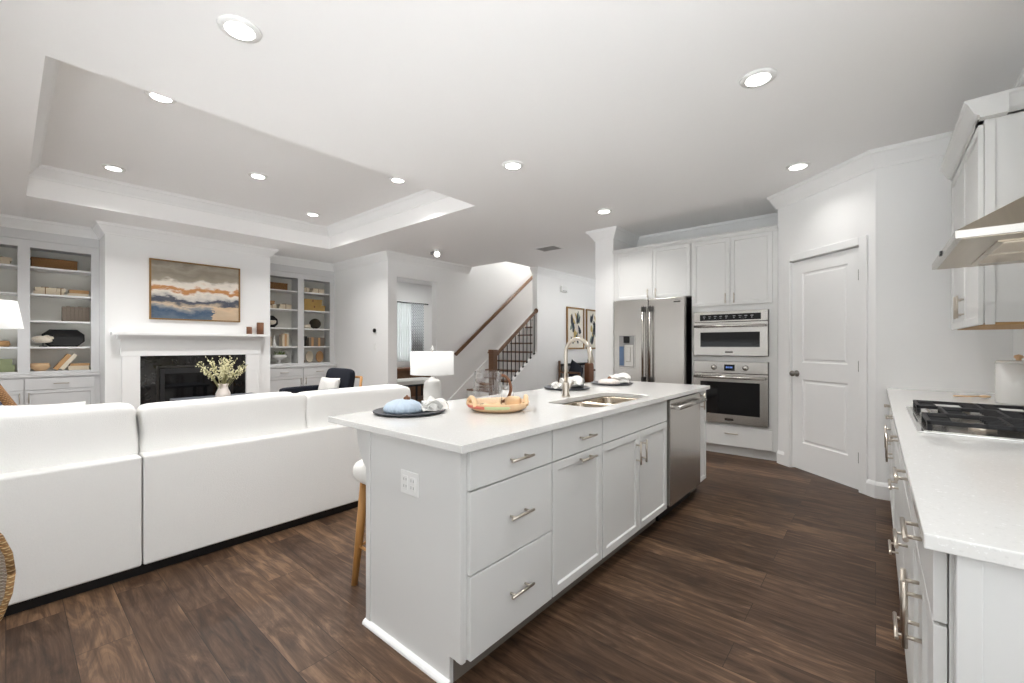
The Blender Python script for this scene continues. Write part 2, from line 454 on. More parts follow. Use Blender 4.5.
def sweep(name, path, prof, m, closed=False, z=0.0, as_struct=True):
    """moulding: prof = (distance out from the wall, z); the room lies to the LEFT of the path"""
    n = len(path); P = [Vector((p[0], p[1])) for p in path]
    bm = BM(); rows = []
    for i in range(n):
        d0 = (P[i] - P[i - 1]).normalized() if (i > 0 or closed) else None
        d1 = (P[(i + 1) % n] - P[i]).normalized() if (i < n - 1 or closed) else None
        if d0 is None: d0 = d1
        if d1 is None: d1 = d0
        n0 = Vector((-d0.y, d0.x)); n1 = Vector((-d1.y, d1.x))
        mt = (n0 + n1)
        mt = mt / max(0.3, mt.dot(n0))
        rows.append([bm.verts.new((P[i].x + mt.x * d, P[i].y + mt.y * d, z + h)) for d, h in prof])
    k = len(prof)
    for i in range(n if closed else n - 1):
        A, B = rows[i], rows[(i + 1) % n]
        for j in range(k): bm.faces.new((A[j], B[j], B[(j + 1) % k], A[(j + 1) % k]))
    if not closed:
        bm.faces.new(rows[0]); bm.faces.new(rows[-1][::-1])
    return struct(name, bm, m)

CROWN = [(0, -0.135), (0.014, -0.135), (0.02, -0.115), (0.03, -0.10), (0.075, -0.035), (0.088, -0.028), (0.092, -0.012), (0.1, -0.01), (0.1, 0), (0, 0)]
BASE = [(0, 0), (0.016, 0), (0.016, 0.105), (0.010, 0.122), (0.004, 0.135), (0, 0.135)]
XB, YH, XS, XH = -8.2, 4.22, -6.35, -5.3      # bookcase face, hall wall, stair wall, hallway wall
YP = 4.66                                      # pantry return wall
YK = 6.1                                       # kitchen back wall

# ------------------------------------------------------------------ the shell
bm = BM(); box(bm, -9.4, 1.0, -1.45, 10.4, -0.1, 0.0); struct('floor', bm, M['floor'])

def ceiling_cells(x0, x1, y0, y1, holes, z, t=0.1):
    xs = sorted({x0, x1} | {h[0] for h in holes} | {h[1] for h in holes}); ys = sorted({y0, y1} | {h[2] for h in holes} | {h[3] for h in holes})
    bm = BM(); vd = {}
    def V(x, y):
        if (x, y) not in vd: vd[x, y] = bm.verts.new((x, y, z))
        return vd[x, y]
    for a, b in zip(xs, xs[1:]):
        for c, d in zip(ys, ys[1:]):
            if any(h[0] <= (a + b) / 2 <= h[1] and h[2] <= (c + d) / 2 <= h[3] for h in holes): continue
            bm.faces.new((V(a, c), V(b, c), V(b, d), V(a, d)))
    r = bmesh.ops.extrude_face_region(bm, geom=bm.faces[:])
    bmesh.ops.translate(bm, verts=[v for v in r['geom'] if isinstance(v, bmesh.types.BMVert)], vec=(0, 0, t))
    return bm
TR = (-6.91, -3.49, 0.14, 3.47)
SW = (-6.42, -5.36, 6.15, 10.2)
struct('ceiling', ceiling_cells(-9.3, 0.9, -1.0, 10.2, [TR, SW], ZC), M['ceiling'])
bm = BM()
t = 0.1
box(bm, TR[0] - t, TR[1] + t, TR[2] - t, TR[3] + t, ZT, ZT + t)
box(bm, TR[0] - t, TR[0], TR[2] - t, TR[3] + t, ZC + t, ZT); box(bm, TR[1], TR[1] + t, TR[2] - t, TR[3] + t, ZC + t, ZT)
box(bm, TR[0], TR[1], TR[2] - t, TR[2], ZC + t, ZT); box(bm, TR[0], TR[1], TR[3], TR[3] + t, ZC + t, ZT)
struct('ceiling_tray', bm, M['ceiling'])
sweep('trim_1', [(TR[1], TR[2]), (TR[1], TR[3]), (TR[0], TR[3]), (TR[0], TR[2])], CROWN, M['trim'], closed=True, z=ZT)

def wallbox(name, *a):
    bm = BM(); box(bm, *a); return struct(name, bm, M['wall'])
wallbox('wall_right', 0.75, 0.87, 1.05, YP + 0.12, 0, ZC)
bm = BM(); box(bm, -9.3, 0.9, -1.12, -1.0, 1.35, ZC); box(bm, -9.3, 0.9, -1.55, -1.45, 0, 0.45); box(bm, 1.0, 1.1, -1.45, 1.6, 0, 0.6); box(bm, -1.3, 0.9, -1.12, -1.0, 0, 0.8); box(bm, -9.3, -4.6, -1.12, -1.0, 1.12, 1.35); struct('rear_light_baffle', bm, M['wall'])  # unseen bands and sills added to steer light upwards from behind the camera
wallbox('wall_hallway_end', XH - 0.12, -3.65, 10.2, 10.32, 0, ZC)  # unseen end wall added to cut the light coming into the hallway
# the pantry: return wall, diagonal wall with the door, side wall
PD0, PD1 = Vector((-0.8, 5.37)), Vector((0.0, YP))
dgl = (PD1 - PD0).length; dga = math.atan2(PD1.y - PD0.y, PD1.x - PD0.x)
TD = Tm(PD0.x, PD0.y, 0, dga)
wallbox('wall_pantry_return', 0.0, 0.75, YP, YP + 0.12, 0, ZC)
dx0, dx1, dtop = 0.175, 0.935, 2.125
bm = BM()
box(bm, 0, dx0, 0, 0.12, 0, ZC); box(bm, dx1, dgl, 0, 0.12, 0, ZC); box(bm, dx0, dx1, 0, 0.12, dtop, ZC)
bm.transform(TD); struct('wall_pantry_diagonal', bm, M['wall'])
wallbox('wall_pantry_side', -0.8, -0.68, 5.37, YK, 0, ZC)
wallbox('wall_back', -3.01, -0.68, YK, YK + 0.12, 0, ZC)
wallbox('wall_wing', -3.01, -2.735, 5.37, YK, 0, ZC)
wallbox('wall_hallway_right', -3.01, -2.89, YK + 0.12, 10.2, 0, ZC)
wallbox('wall_hallway_left', XH - 0.12, XH, 7.05, 10.2, 0, ZC)
wallbox('wall_stairwell_end', XS, XH - 0.12, 10.08, 10.2, 0, 5.0)
bm = BM(); box(bm, XH - 0.12, XH, 6.03, 10.2, ZC + 0.1, 5.0); box(bm, XS, XH - 0.12, 6.03, 6.15, ZC + 0.1, 5.0); box(bm, XS, XH, 6.03, 10.2, 5.0, 5.1)
struct('wall_stairwell_upper', bm, M['wall'])
# stair wall with the cased opening
OY0, OY1, OZ = 4.40, 5.28, 2.46
bm = BM()
box(bm, XS - 0.14, XS, YH, OY0, 0, ZC); box(bm, XS - 0.14, XS, OY1, 10.2, 0, ZC); box(bm, XS - 0.14, XS, OY0, OY1, OZ, ZC)
box(bm, XS - 0.14, XS, 6.15, 10.2, ZC, 5.0)
struct('wall_stair', bm, M['wall'])
wallbox('wall_hall', -8.6, XS - 0.14, YH, YH + 0.12, 0, ZC)
wallbox('wall_left', -8.72, -8.6, -1.0, YH + 0.12, 0, ZC)
BY0, BY1, XF = 0.84, 2.85, -7.7
wallbox('wall_chimney_breast', -8.6, XF, BY0, BY1, 0, ZC)
# dining room seen through the opening
wx = -9.1
WY0, WY1, WZ0, WZ1 = 6.30, 7.05, 0.86, 2.30
bm = BM()
box(bm, wx - 0.12, wx, YH + 0.12, WY0, 0, ZC); box(bm, wx - 0.12, wx, WY1, 8.6, 0, ZC)
box(bm, wx - 0.12, wx, WY0, WY1, 0, WZ0); box(bm, wx - 0.12, wx, WY0, WY1, WZ1, ZC)
struct('wall_dining_far', bm, M['wall'])
wallbox('wall_dining_end', wx, XS - 0.14, 8.6, 8.72, 0, ZC)
bm = BM()
for (a, b, c, d) in ((WY0 - 0.08, WY0, WZ0 - 0.1, WZ1 + 0.09), (WY1, WY1 + 0.08, WZ0 - 0.1, WZ1 + 0.09), (WY0, WY1, WZ1, WZ1 + 0.09), (WY0, WY1, WZ0 - 0.1, WZ0)):
    box(bm, wx - 0.12, wx + 0.02, a, b, c, d)
box(bm, wx - 0.07, wx - 0.04, WY0, WY1, (WZ0 + WZ1) / 2 - 0.02, (WZ0 + WZ1) / 2 + 0.02)
w1 = struct('window_1', bm, M['trim'])
bm = BM(); box(bm, wx - 0.06, wx - 0.055, WY0, WY1, WZ0, WZ1); obj('pane', bm, M['glass'], w1)

# mouldings along the ceiling and the floor
sweep('trim_2', [(0.75, 3.0), (0.75, YP), (0, YP), (PD0.x, PD0.y), (-0.8, YK), (-2.735, YK), (-2.735, 5.37), (-3.01, 5.37), (-3.01, 10.1)], CROWN, M['trim'], z=ZC)
sweep('trim_3', [(XH, 10.1), (XH, 7.05), (XH - 0.12, 7.05)], CROWN, M['trim'], z=ZC)
sweep('trim_4', [(XS, 6.13), (XS, YH), (XB, YH), (XB, BY1), (XF, BY1), (XF, BY0), (XB, BY0), (XB, -0.95)], CROWN, M['trim'], z=ZC)
sweep('baseboard_pantry', [(0.09, YP), (0, YP), tuple((TD @ Vector((dx1 + 0.065, 0, 0)))[:2])], BASE, M['trim'])
sweep('baseboard_pantry_left', [tuple((TD @ Vector((dx0 - 0.065, 0, 0)))[:2]), (PD0.x, PD0.y)], BASE, M['trim'])
sweep('baseboard_hallway', [(XH, 10.1), (XH, 7.05)], BASE, M['trim'])
sweep('baseboard_hall', [(XS, 5.28 + 0.1), (XS, 5.75)], BASE, M['trim'])
sweep('baseboard_stair', [(XS, OY0 - 0.02), (XS, YH), (XB + 0.12, YH)], BASE, M['trim'])
sweep('baseboard_wing', [(-2.735, 5.37), (-3.01, 5.37), (-3.01, 10.1)], BASE, M['trim'])

# pantry door and its casing
bm = BM()
for a in ((dx0 - 0.07, dx0, -0.018, 0.0, 0, dtop + 0.07), (dx1, dx1 + 0.07, -0.018, 0.0, 0, dtop + 0.07), (dx0, dx1, -0.018, 0.0, dtop, dtop + 0.07)): box(bm, *a)
for a in ((dx0, dx0 + 0.018, 0.056, 0.12, 0, dtop), (dx1 - 0.018, dx1, 0.056, 0.12, 0, dtop), (dx0 + 0.018, dx1 - 0.018, 0.056, 0.12, dtop - 0.026, dtop)): box(bm, *a)
bm.transform(TD); struct('trim_5', bm, M['trim'], bevel=0.005)
dr = thing('door_1', 'white two-panel pantry door with nickel knob in the angled wall', 'door', (TD @ Vector((dx0, 0, 0)))[:], dga)
dr['kind'] = 'structure'
dw = dx1 - dx0 - 0.008
def raised_panel_door(w, h, t, panels):
    bm = BM()
    xs = sorted({0, w} | {p[0] for p in panels} | {p[1] for p in panels}); zs = sorted({0, h} | {p[2] for p in panels} | {p[3] for p in panels})
    vd = {}
    def V(x, z):
        if (x, z) not in vd: vd[x, z] = bm.verts.new((x, 0, z))
        return vd[x, z]
    pf = []
    for a, b in zip(xs, xs[1:]):
        for c, d in zip(zs, zs[1:]):
            f = bm.faces.new((V(a, c), V(b, c), V(b, d), V(a, d)))
            if any(p[0] <= (a + b) / 2 <= p[1] and p[2] <= (c + d) / 2 <= p[3] for p in panels): pf.append(f)
    allf = bm.faces[:]
    r = bmesh.ops.extrude_face_region(bm, geom=allf)
    bmesh.ops.translate(bm, verts=[v for v in r['geom'] if isinstance(v, bmesh.types.BMVert)], vec=(0, t, 0))
    pf = [f for f in bm.faces if abs(f.calc_center_median().y) < 1e-6 and any(p[0] <= f.calc_center_median().x <= p[1] and p[2] <= f.calc_center_median().z <= p[3] for p in panels)]
    bmesh.ops.inset_individual(bm, faces=pf, thickness=0.014, depth=0.0)
    for f in pf:
        for v in f.verts: v.co.y += 0.010
    bmesh.ops.inset_individual(bm, faces=pf, thickness=0.02, depth=0.0)
    bmesh.ops.inset_individual(bm, faces=pf, thickness=0.016, depth=0.0)
    for f in pf:
        for v in f.verts: v.co.y -= 0.007
    return bm
T0 = TD @ Matrix.Translation((dx0 + 0.004, 0.012, 0.012))
obj('door_panel', raised_panel_door(dw, dtop - 0.024, 0.04, [(0.125, dw - 0.125, 0.27, 0.91), (0.125, dw - 0.125, 1.08, 1.98)]), M['trim'], dr, T=T0, bevel=0.002)
k = BM(); lathe(k, [(0, 0), (0.032, 0), (0.032, 0.006), (0.014, 0.012), (0.012, 0.035), (0.026, 0.045), (0.029, 0.056), (0.022, 0.068), (0, 0.071)], seg=20)
ko = obj('knob', k, M['hinge'], dr, T=T0 @ Tm(0.062, 0, 0.965, 0, PI / 2))
for hz in (0.28, 1.07, 1.86):
    k = BM(); box(k, -0.012, 0.012, -0.012, 0.0, -0.045, 0.045); tube(k, [(0.0, -0.014, -0.047), (0.0, -0.014, 0.047)], 0.006, 8)
    obj('hinge', k, M['hinge'], dr, T=T0 @ Tm(dw - 0.003, 0, hz))

# ------------------------------------------------------------------ ceiling fittings
def downlight(label, x, y, z, group, power=LAMP):
    t = thing('recessed_downlight', label, 'ceiling light', (x, y, z - 0.012), 0, group)
    k = BM(); lathe(k, [(0.066, 0.0), (0.094, 0.004), (0.098, 0.012), (0.066, 0.012), (0.066, 0.0)], seg=28)
    obj('trim_ring', k, M['plate'], t)
    k = BM(); lathe(k, [(0, 0.004), (0.066, 0.004), (0.066, 0.010), (0, 0.010)], seg=28)
    obj('lens', k, M['lens'], t)
    ld = bpy.data.lights.new('lamp', 'AREA'); ld.shape = 'DISK'; ld.size = 0.12; ld.energy = power; ld.color = (1, 0.985, 0.965); ld.spread = math.radians(125)
    lo = bpy.data.objects.new('lamp', ld); C.objects.link(lo); lo.parent = t; lo.location = (0, 0, -0.002)
G1, G2 = 'recessed downlights in the kitchen ceiling', 'recessed downlights in the tray ceiling'
downlight('largest recessed ceiling light, nearest the camera above the near island end', -2.447, 0.764, ZC, G1)
downlight('recessed ceiling light above the kitchen aisle beside the large range hood', -0.536, 2.904, ZC, G1)
downlight('recessed ceiling light above the island sink', -2.449, 2.903, ZC, G1)
downlight('recessed ceiling light in front of the pantry door', -0.527, 4.559, ZC, G1, LAMP * 0.2)
downlight('recessed ceiling light in front of the white column beside the fridge', -2.462, 4.596, ZC, G1)
downlight('tray ceiling light at the near left, half hidden by the tray edge', -4.24, 0.78, ZT, G2, LAMP * 1.7)
downlight('tray ceiling light above the left bookcase end of the sofa area', -6.34, 0.76, ZT, G2, LAMP * 1.7)
downlight('tray ceiling light in the middle of the tray', -5.376, 1.861, ZT, G2, LAMP * 1.7)
downlight('tray ceiling light half hidden by the tray edge, farther from the camera', -4.26, 2.963, ZT, G2, LAMP * 1.7)
downlight('tray ceiling light nearest the right bookcase', -6.338, 2.933, ZT, G2, LAMP * 1.7)
# eyeball spot by the hall
t = thing('eyeball_spotlight', 'small white swivel spotlight hanging from the ceiling by the hall corner', 'spotlight', (-5.6, 4.68, ZC - 0.012))
k = BM(); lathe(k, [(0, 0), (0.06, 0), (0.065, 0.012), (0, 0.012)], seg=20); obj('ceiling_plate', k, M['plate'], t)
k = BM(); tube(k, [(0, 0, 0), (0, 0, -0.03)], 0.012, 8); obj('stem', k, M['plate'], t)
k = BM(); lathe(k, [(0.03, 0.0), (0.045, 0.02), (0.05, 0.085), (0.045, 0.085), (0.04, 0.02), (0.0, 0.01)], seg=20)
hd = obj('lamp_head', k, M['plate'], t, T=Tm(-5.60, 4.68, ZC - 0.03, math.radians(40), math.radians(130)))
k = BM(); lathe(k, [(0, 0.082), (0.044, 0.082), (0.044, 0.088), (0, 0.09)], seg=20); obj('lens', k, M['lens'], hd)
k = BM(); box(k, -0.16, -0.08, -0.03, 0.03, -0.045, 0.0); obj('sensor', k, M['greyplastic'], t, bevel=0.006)
# vent
t = thing('ceiling_vent', 'grey rectangular air vent in the hall ceiling', 'vent', (-4.09, 5.76, ZC - 0.012))
k = BM()
for a in ((-0.2, 0.2, -0.15, -0.125), (-0.2, 0.2, 0.125, 0.15), (-0.2, -0.175, -0.125, 0.125), (0.175, 0.2, -0.125, 0.125)): box(k, *a, 0, 0.012)
obj('frame', k, M['plate'], t)
k = BM()
for i in range(12): prism(k, [(-0.125 + i * 0.021, 0.002), (-0.121 + i * 0.021, 0.0), (-0.105 + i * 0.021, 0.011), (-0.109 + i * 0.021, 0.012)], 'x', -0.175, 0.175)
obj('louvre', k, M['vent'], t)

# ------------------------------------------------------------------ cabinet builders
FR = {'px': PI / 2, 'nx': -PI / 2, 'ny': 0.0}
def front_T(facing, plane, u, z):
    if facing == 'px': return Tm(plane, u, z, PI / 2)
    if facing == 'nx': return Tm(plane, u, z, -PI / 2)
    return Tm(u, plane, z, 0)

def panel_bm(w, h, t=0.02, stile=0.058, shaker=True):
    bm = BM(); vs = box(bm, -w / 2, w / 2, 0, t, -h / 2, h / 2)
    if shaker:
        bmesh.ops.recalc_face_normals(bm, faces=bm.faces[:])
        f = [q for q in bm.faces if q.normal.y < -0.9]
        bmesh.ops.inset_individual(bm, faces=f, thickness=stile, depth=0)
        bmesh.ops.inset_individual(bm, faces=f, thickness=0.006, depth=0)
        for v in f[0].verts: v.co.y += 0.010
    return bm

def pull(parent, T, length=0.14, r=0.0058, stand=0.03, m=None, vertical=False):
    bm = BM(); L = length / 2
    def p(a, y): return (0, y, a) if vertical else (a, y, 0)
    tube(bm, [p(-L, -stand), p(L, -stand)], r, 10)
    for s in (-0.66, 0.66): tube(bm, [p(s * L, 0.0), p(s * L, -stand)], r * 0.85, 8)
    return obj('handle', bm, m or M['nickel'], parent, T=T)

def front(cab, name, facing, plane, u0, u1, z0, z1, shaker=True, handle=None, m=None, gap=0.0015, hl=0.14, stile=0.058, hm=None):
    """a drawer front or door; handle = (du, dz, vertical) from the middle of the front"""
    u, z = (u0 + u1) / 2, (z0 + z1) / 2
    T = front_T(facing, plane, u, z)
    o = obj(name, panel_bm(abs(u1 - u0) - 2 * gap, z1 - z0 - 2 * gap, shaker=shaker, stile=stile), m or M['cab'], cab, T=T, bevel=0.0018)
    if handle:
        pull(o, T @ Matrix.Translation((handle[0], 0, handle[1])), length=hl, vertical=handle[2], m=hm)
    return o

def carcass(cab, a, m=None, name='body'):
    bm = BM(); box(bm, *a); return obj(name, bm, m or M['cab'], cab, world=True, bevel=0.001)

# ------------------------------------------------------------------ the island
XI = -1.121            # plane of the island fronts
IY0, IY1 = 1.064, 3.93
IB = -1.764            # back of the island body
def island_unit(name, label, y0, y1, cat='cabinet', hollow=False):
    t = thing(name, label, cat, ((XI + IB) / 2, (y0 + y1) / 2, 0), 0, 'island base cabinets')
    if hollow:
        bm = BM()
        for q in ((IB + 0.02, XI - 0.02, y0, y0 + 0.018, 0.112, 0.884), (IB + 0.02, XI - 0.02, y1 - 0.018, y1, 0.112, 0.884), (IB + 0.02, IB + 0.038, y0 + 0.018, y1 - 0.018, 0.112, 0.884),
                  (XI - 0.038, XI - 0.02, y0 + 0.018, y1 - 0.018, 0.112, 0.884), (IB + 0.038, XI - 0.038, y0 + 0.018, y1 - 0.018, 0.112, 0.13)): box(bm, *q)
        obj('body', bm, M['cab'], t, world=True)
    else: carcass(t, (IB + 0.02, XI - 0.02, y0, y1, 0.112, 0.884))
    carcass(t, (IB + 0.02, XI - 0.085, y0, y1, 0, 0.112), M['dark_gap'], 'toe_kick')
    return t
u = island_unit('drawer_cabinet', 'light grey island cabinet with three slab drawers', 1.085, 1.606)
for z0, z1 in ((0.732, 0.878), (0.424, 0.728), (0.112, 0.420)):
    front(u, 'drawer', 'px', XI, 1.088, 1.604, z0, z1, shaker=False, handle=(0.015, 0.0, False))
u = island_unit('pullout_cabinet', 'narrow island cabinet with one drawer over a pull-out door', 1.608, 2.078)
front(u, 'drawer', 'px', XI, 1.61, 2.075, 0.732, 0.878, shaker=False, handle=(0.05, 0, False))
front(u, 'door', 'px', XI, 1.61, 2.075, 0.112, 0.728, handle=(0.05, 0.277, False))
u = island_unit('sink_cabinet', 'island sink cabinet with a wide false front over two shaker doors', 2.08, 3.02, hollow=True)
front(u, 'false_drawer_front', 'px', XI, 2.081, 3.012, 0.732, 0.878, shaker=False)
front(u, 'door', 'px', XI, 2.081, 2.546, 0.112, 0.728, handle=(0.190, 0.185, True))
front(u, 'door', 'px', XI, 2.548, 3.012, 0.112, 0.728, handle=(-0.190, 0.185, True))
u = island_unit('end_cabinet', 'narrow island cabinet beyond the dishwasher', 3.735, IY1)
front(u, 'door', 'px', XI, 3.737, 3.928, 0.112, 0.878, handle=(-0.055, 0.30, True), stile=0.045)
# near end panel and back panel
t = thing('island_end_panel', 'large light grey end panel of the island with a white outlet in it', 'panel', ((XI + IB) / 2, IY0, 0))
bm = BM(); prism(bm, [(IB, 0.0), (XI - 0.085, 0.0), (XI - 0.085, 0.108), (XI - 0.018, 0.108), (XI - 0.018, 0.884), (IB, 0.884)], 'y', IY0, IY0 + 0.02); obj('panel', bm, M['cab'], t, world=True, bevel=0.0015)
bm = BM(); box(bm, IB - 0.004, IB + 0.03, IY0 - 0.006, IY0, 0.02, 0.884); obj('edge_strip', bm, M['cab'], t, world=True, bevel=0.002)
bm = BM(); box(bm, XI - 0.045, XI - 0.018, IY0 - 0.006, IY0, 0.112, 0.884); obj('edge_strip', bm, M['cab'], t, world=True, bevel=0.002)
bm = BM(); prism(bm, [(0, 0), (-0.02, 0), (-0.019, 0.008), (-0.013, 0.016), (-0.006, 0.02), (0, 0.021)], 'x', IB - 0.012, XI - 0.08)
bm.transform(Matrix.Translation((0, IY0, 0))); obj('shoe_moulding', bm, M['trim'], t, world=True)
bm = BM(); box(bm, IB - 0.0, IB + 0.019, IY0 + 0.021, IY1, 0, 0.884)
tag(centre(obj('island_back_panel', bm, M['cab'], bevel=0.001)), 'light grey back panel of the island on the stool side', 'panel')
for y in (1.16, 2.5, 3.85):
    bm = BM(); pts = [(0, 0), (0, -0.26), (-0.02, -0.26)] + [(-0.02 - 0.2 * math.sin(a), -0.26 + 0.22 * (1 - math.cos(a))) for a in [PI / 2 * i / 8 for i in range(1, 9)]] + [(-0.22, 0)]
    prism(bm, pts, 'y', -0.022, 0.022)
    o = obj('corbel', bm, M['cab'], T=Tm(IB - 0.001, y, 0.883), bevel=0.002)
    tag(o, {1.16: 'curved grey bracket under the near end of the island overhang', 2.5: 'curved grey bracket under the middle of the island overhang', 3.85: 'curved grey bracket under the far end of the island overhang'}[y], 'bracket', 'brackets under the island top')
# outlet on the end panel
t = thing('outlet', 'white double outlet plate on the near end panel of the island', 'outlet', (-1.445, IY0, 0.655))
k = BM(); box(k, -0.058, 0.058, -0.006, 0.0, 0, 0.096); obj('cover_plate', k, M['plate'], t, bevel=0.003)
for x in (-0.024, 0.024):
    k = BM(); box(k, x - 0.017, x + 0.017, -0.008, -0.005, 0.02, 0.076); so = obj('socket', k, M['plate'], t, bevel=0.002)
    k = BM()
    for z in (0.034, 0.062):
        box(k, x - 0.009, x - 0.006, -0.0085, -0.0078, z - 0.006, z + 0.006); box(k, x + 0.006, x + 0.009, -0.0085, -0.0078, z - 0.005, z + 0.005)
    obj('slot', k, M['greyplastic'], so)
# worktop with the sink cut-out
CX0, CX1, CY0, CY1 = -2.054, -1.098, 1.024, 3.962
bm = BM(); box(bm, CX0, CX1, CY0, CY1, 0.885, 0.914)
top = obj('island_worktop', bm, M['quartz'])
SX0, SX1, SY0, SY1, SYM = -1.545, -1.185, 2.13, 2.91, 2.52
def rrect(x0, x1, y0, y1, r, n=5):
    pts = []
    for cx, cy, a0 in ((x1 - r, y1 - r, 0), (x0 + r, y1 - r, 90), (x0 + r, y0 + r, 180), (x1 - r, y0 + r, 270)):
        for i in range(n + 1):
            a = math.radians(a0 + 90 * i / n); pts.append((cx + r * math.cos(a), cy + r * math.sin(a)))
    return pts
cb = BM(); prism(cb, rrect(SX0, SX1, SY0, SY1, 0.06), 'z', 0.86, 0.94)
boolean_cut(top, cb)
b = top.modifiers.new('edge', 'BEVEL'); b.width = 0.003; b.segments = 2; b.limit_method = 'ANGLE'; b.angle_limit = math.radians(50)
tag(centre(top), 'white quartz island worktop with a cut-out for the sink', 'countertop')
t = thing('double_sink', 'stainless undermount double bowl sink in the island top', 'sink', ((SX0 + SX1) / 2, SYM, 0.70))
for nm, ya, yb in (('bowl', SY0 + 0.004, SYM - 0.012), ('bowl', SYM + 0.012, SY1 - 0.004)):
    k = BM(); rows = []
    for z, ins in ((0.884, 0.0), (0.872, 0.003), (0.74, 0.012), (0.715, 0.03), (0.708, 0.06)):
        rows.append([k.verts.new((x, y, z)) for x, y in rrect(SX0 + 0.004 + ins, SX1 - 0.004 - ins, ya + ins, yb - ins, 0.055)])
    for A, B in zip(rows, rows[1:]):
        for i in range(len(A)):
            f = k.faces.new((A[i], A[(i + 1) % len(A)], B[(i + 1) % len(A)], B[i])); f.smooth = True
    k.faces.new(rows[-1])
    so = obj(nm, k, M['sinksteel'], t, world=True)
    sm = so.modifiers.new('wall', 'SOLIDIFY'); sm.thickness = 0.0015; sm.offset = -1
    k = BM(); lathe(k, [(0, 0.7085), (0.042, 0.7085), (0.044, 0.711), (0.03, 0.7105), (0.0, 0.7095)], c=((SX0 + SX1) / 2, (ya + yb) / 2, 0), seg=20); obj('drain', k, M['darksteel'], so, world=True)
k = BM(); box(k, SX0 + 0.03, SX1 - 0.03, SYM - 0.011, SYM + 0.011, 0.74, 0.876); obj('divider', k, M['sinksteel'], t, world=True, bevel=0.008)
# faucet
t = thing('faucet', 'tall brushed nickel gooseneck faucet behind the sink', 'faucet', (-1.605, 2.46, 0.914))
k = BM(); lathe(k, [(0, 0), (0.029, 0), (0.029, 0.012), (0.024, 0.02), (0.0225, 0.085), (0.018, 0.10), (0.0, 0.10)], seg=24); obj('base', k, M['nickel'], t)
k = BM(); R = 0.092; arc = [(0, 0, 0.08), (0, 0, 0.2), (0, 0, 0.29)] + [(R - R * math.cos(a), 0, 0.30 + R * math.sin(a)) for a in [PI * i / 16 for i in range(15)]]
tube(k, arc, 0.0125, 14); obj('spout', k, M['nickel'], t)
e = arc[-1]
k = BM(); tube(k, [(e[0] - 0.001, 0, e[2] + 0.01), (e[0] + 0.012, 0, e[2] - 0.05), (e[0] + 0.020, 0, e[2] - 0.10)], [0.0145, 0.0165, 0.0185], 14); obj('spray_head', k, M['nickel'], t)
k = BM(); tube(k, [(0, 0.02, 0.06), (0, 0.05, 0.066), (0.0, 0.09, 0.09)], [0.011, 0.008, 0.005], 10); obj('lever', k, M['nickel'], t)
# dishwasher
t = thing('dishwasher', 'stainless steel dishwasher built into the island', 'dishwasher', (-1.42, 3.375, 0))
k = BM(); box(k, IB + 0.03, XI - 0.03, 3.025, 3.73, 0.10, 0.88); obj('body', k, M['darksteel'], t, world=True)
k = BM(); box(k, XI - 0.028, XI + 0.012, 3.045, 3.728, 0.115, 0.872); obj('door', k, M['steel'], t, world=True, bevel=0.004)
k = BM(); box(k, IB + 0.03, XI - 0.07, 3.03, 3.73, 0.0, 0.10); obj('toe_kick', k, M['black'], t, world=True)
k = BM(); tube(k, [(XI + 0.055, 3.075, 0.818), (XI + 0.055, 3.70, 0.818)], 0.0155, 14)
h = obj('handle', k, M['steel_h'], t, world=True)
k = BM()
for y in (3.10, 3.675): box(k, XI + 0.01, XI + 0.06, y - 0.014, y + 0.014, 0.806, 0.830)
obj('handle_bracket', k, M['steel_h'], h, world=True, bevel=0.003)

# ------------------------------------------------------------------ place settings, tray, stool
def napkin(name, label, x, y, z, rz, s=1.0, seed=0):
    rnd = random.Random(seed); t = BM()
    n = 20
    for layer in range(3):
        g = {}; ph = rnd.uniform(0, 6); ang = rnd.uniform(-0.5, 0.5)
        for i in range(n + 1):
            for j in range(n + 1):
                u, v = i / n - 0.5, j / n - 0.5
                r = math.hypot(u, v)
                hx = u * 0.17 * (0.7 + 0.3 * math.cos(3 * v + ph)); hy = v * 0.12
                hz = 0.012 + layer * 0.012 + 0.018 * math.sin(7 * u + 5 * v + ph) * (0.4 + abs(u)) + 0.016 * math.cos(11 * v + ph * 2) + 0.02 * (1 - 3 * r * r)
                ca, sa = math.cos(ang), math.sin(ang)
                g[i, j] = t.verts.new((s * (hx * ca - hy * sa), s * (hx * sa + hy * ca), max(0.003, s * hz)))
        for i in range(n):
            for j in range(n):
                f = t.faces.new((g[i, j], g[i + 1, j], g[i + 1, j + 1], g[i, j + 1])); f.smooth = True
    o = obj(name, t, M['napkin'], T=Tm(x, y, z, rz), recalc=False)
    sm = o.modifiers.new('cloth', 'SOLIDIFY'); sm.thickness = 0.003
    return tag(o, label, 'napkin', 'white napkins on the island')

def charger(label, x, y, r=0.185):
    k = BM(); lathe(k, [(0, 0), (r * 0.68, 0), (r * 0.75, 0.003), (r, 0.009), (r + 0.001, 0.013), (r * 0.97, 0.0145), (r * 0.74, 0.008), (r * 0.68, 0.006), (0, 0.006)], seg=48)
    return tag(obj('charger_plate', k, M['charger'], T=Tm(x, y, 0.9145)), label, 'plate', 'charcoal charger plates on the island')

def ribbed(label, x, y, m, z=0.922, r=0.09, h=0.055):
    """ribbed cloth gathered into a low dome"""
    k = BM(); lathe(k, [(0, 0), (r * 0.94, 0), (r, h * 0.16), (r * 0.97, h * 0.42), (r * 0.82, h * 0.70), (r * 0.52, h * 0.93), (r * 0.2, h), (0, h)], seg=120, flute=20, famp=0.03)
    return tag(obj('ribbed_napkin', k, m, T=Tm(x, y, z)), label, 'napkin', 'ribbed napkins on the charger plates')

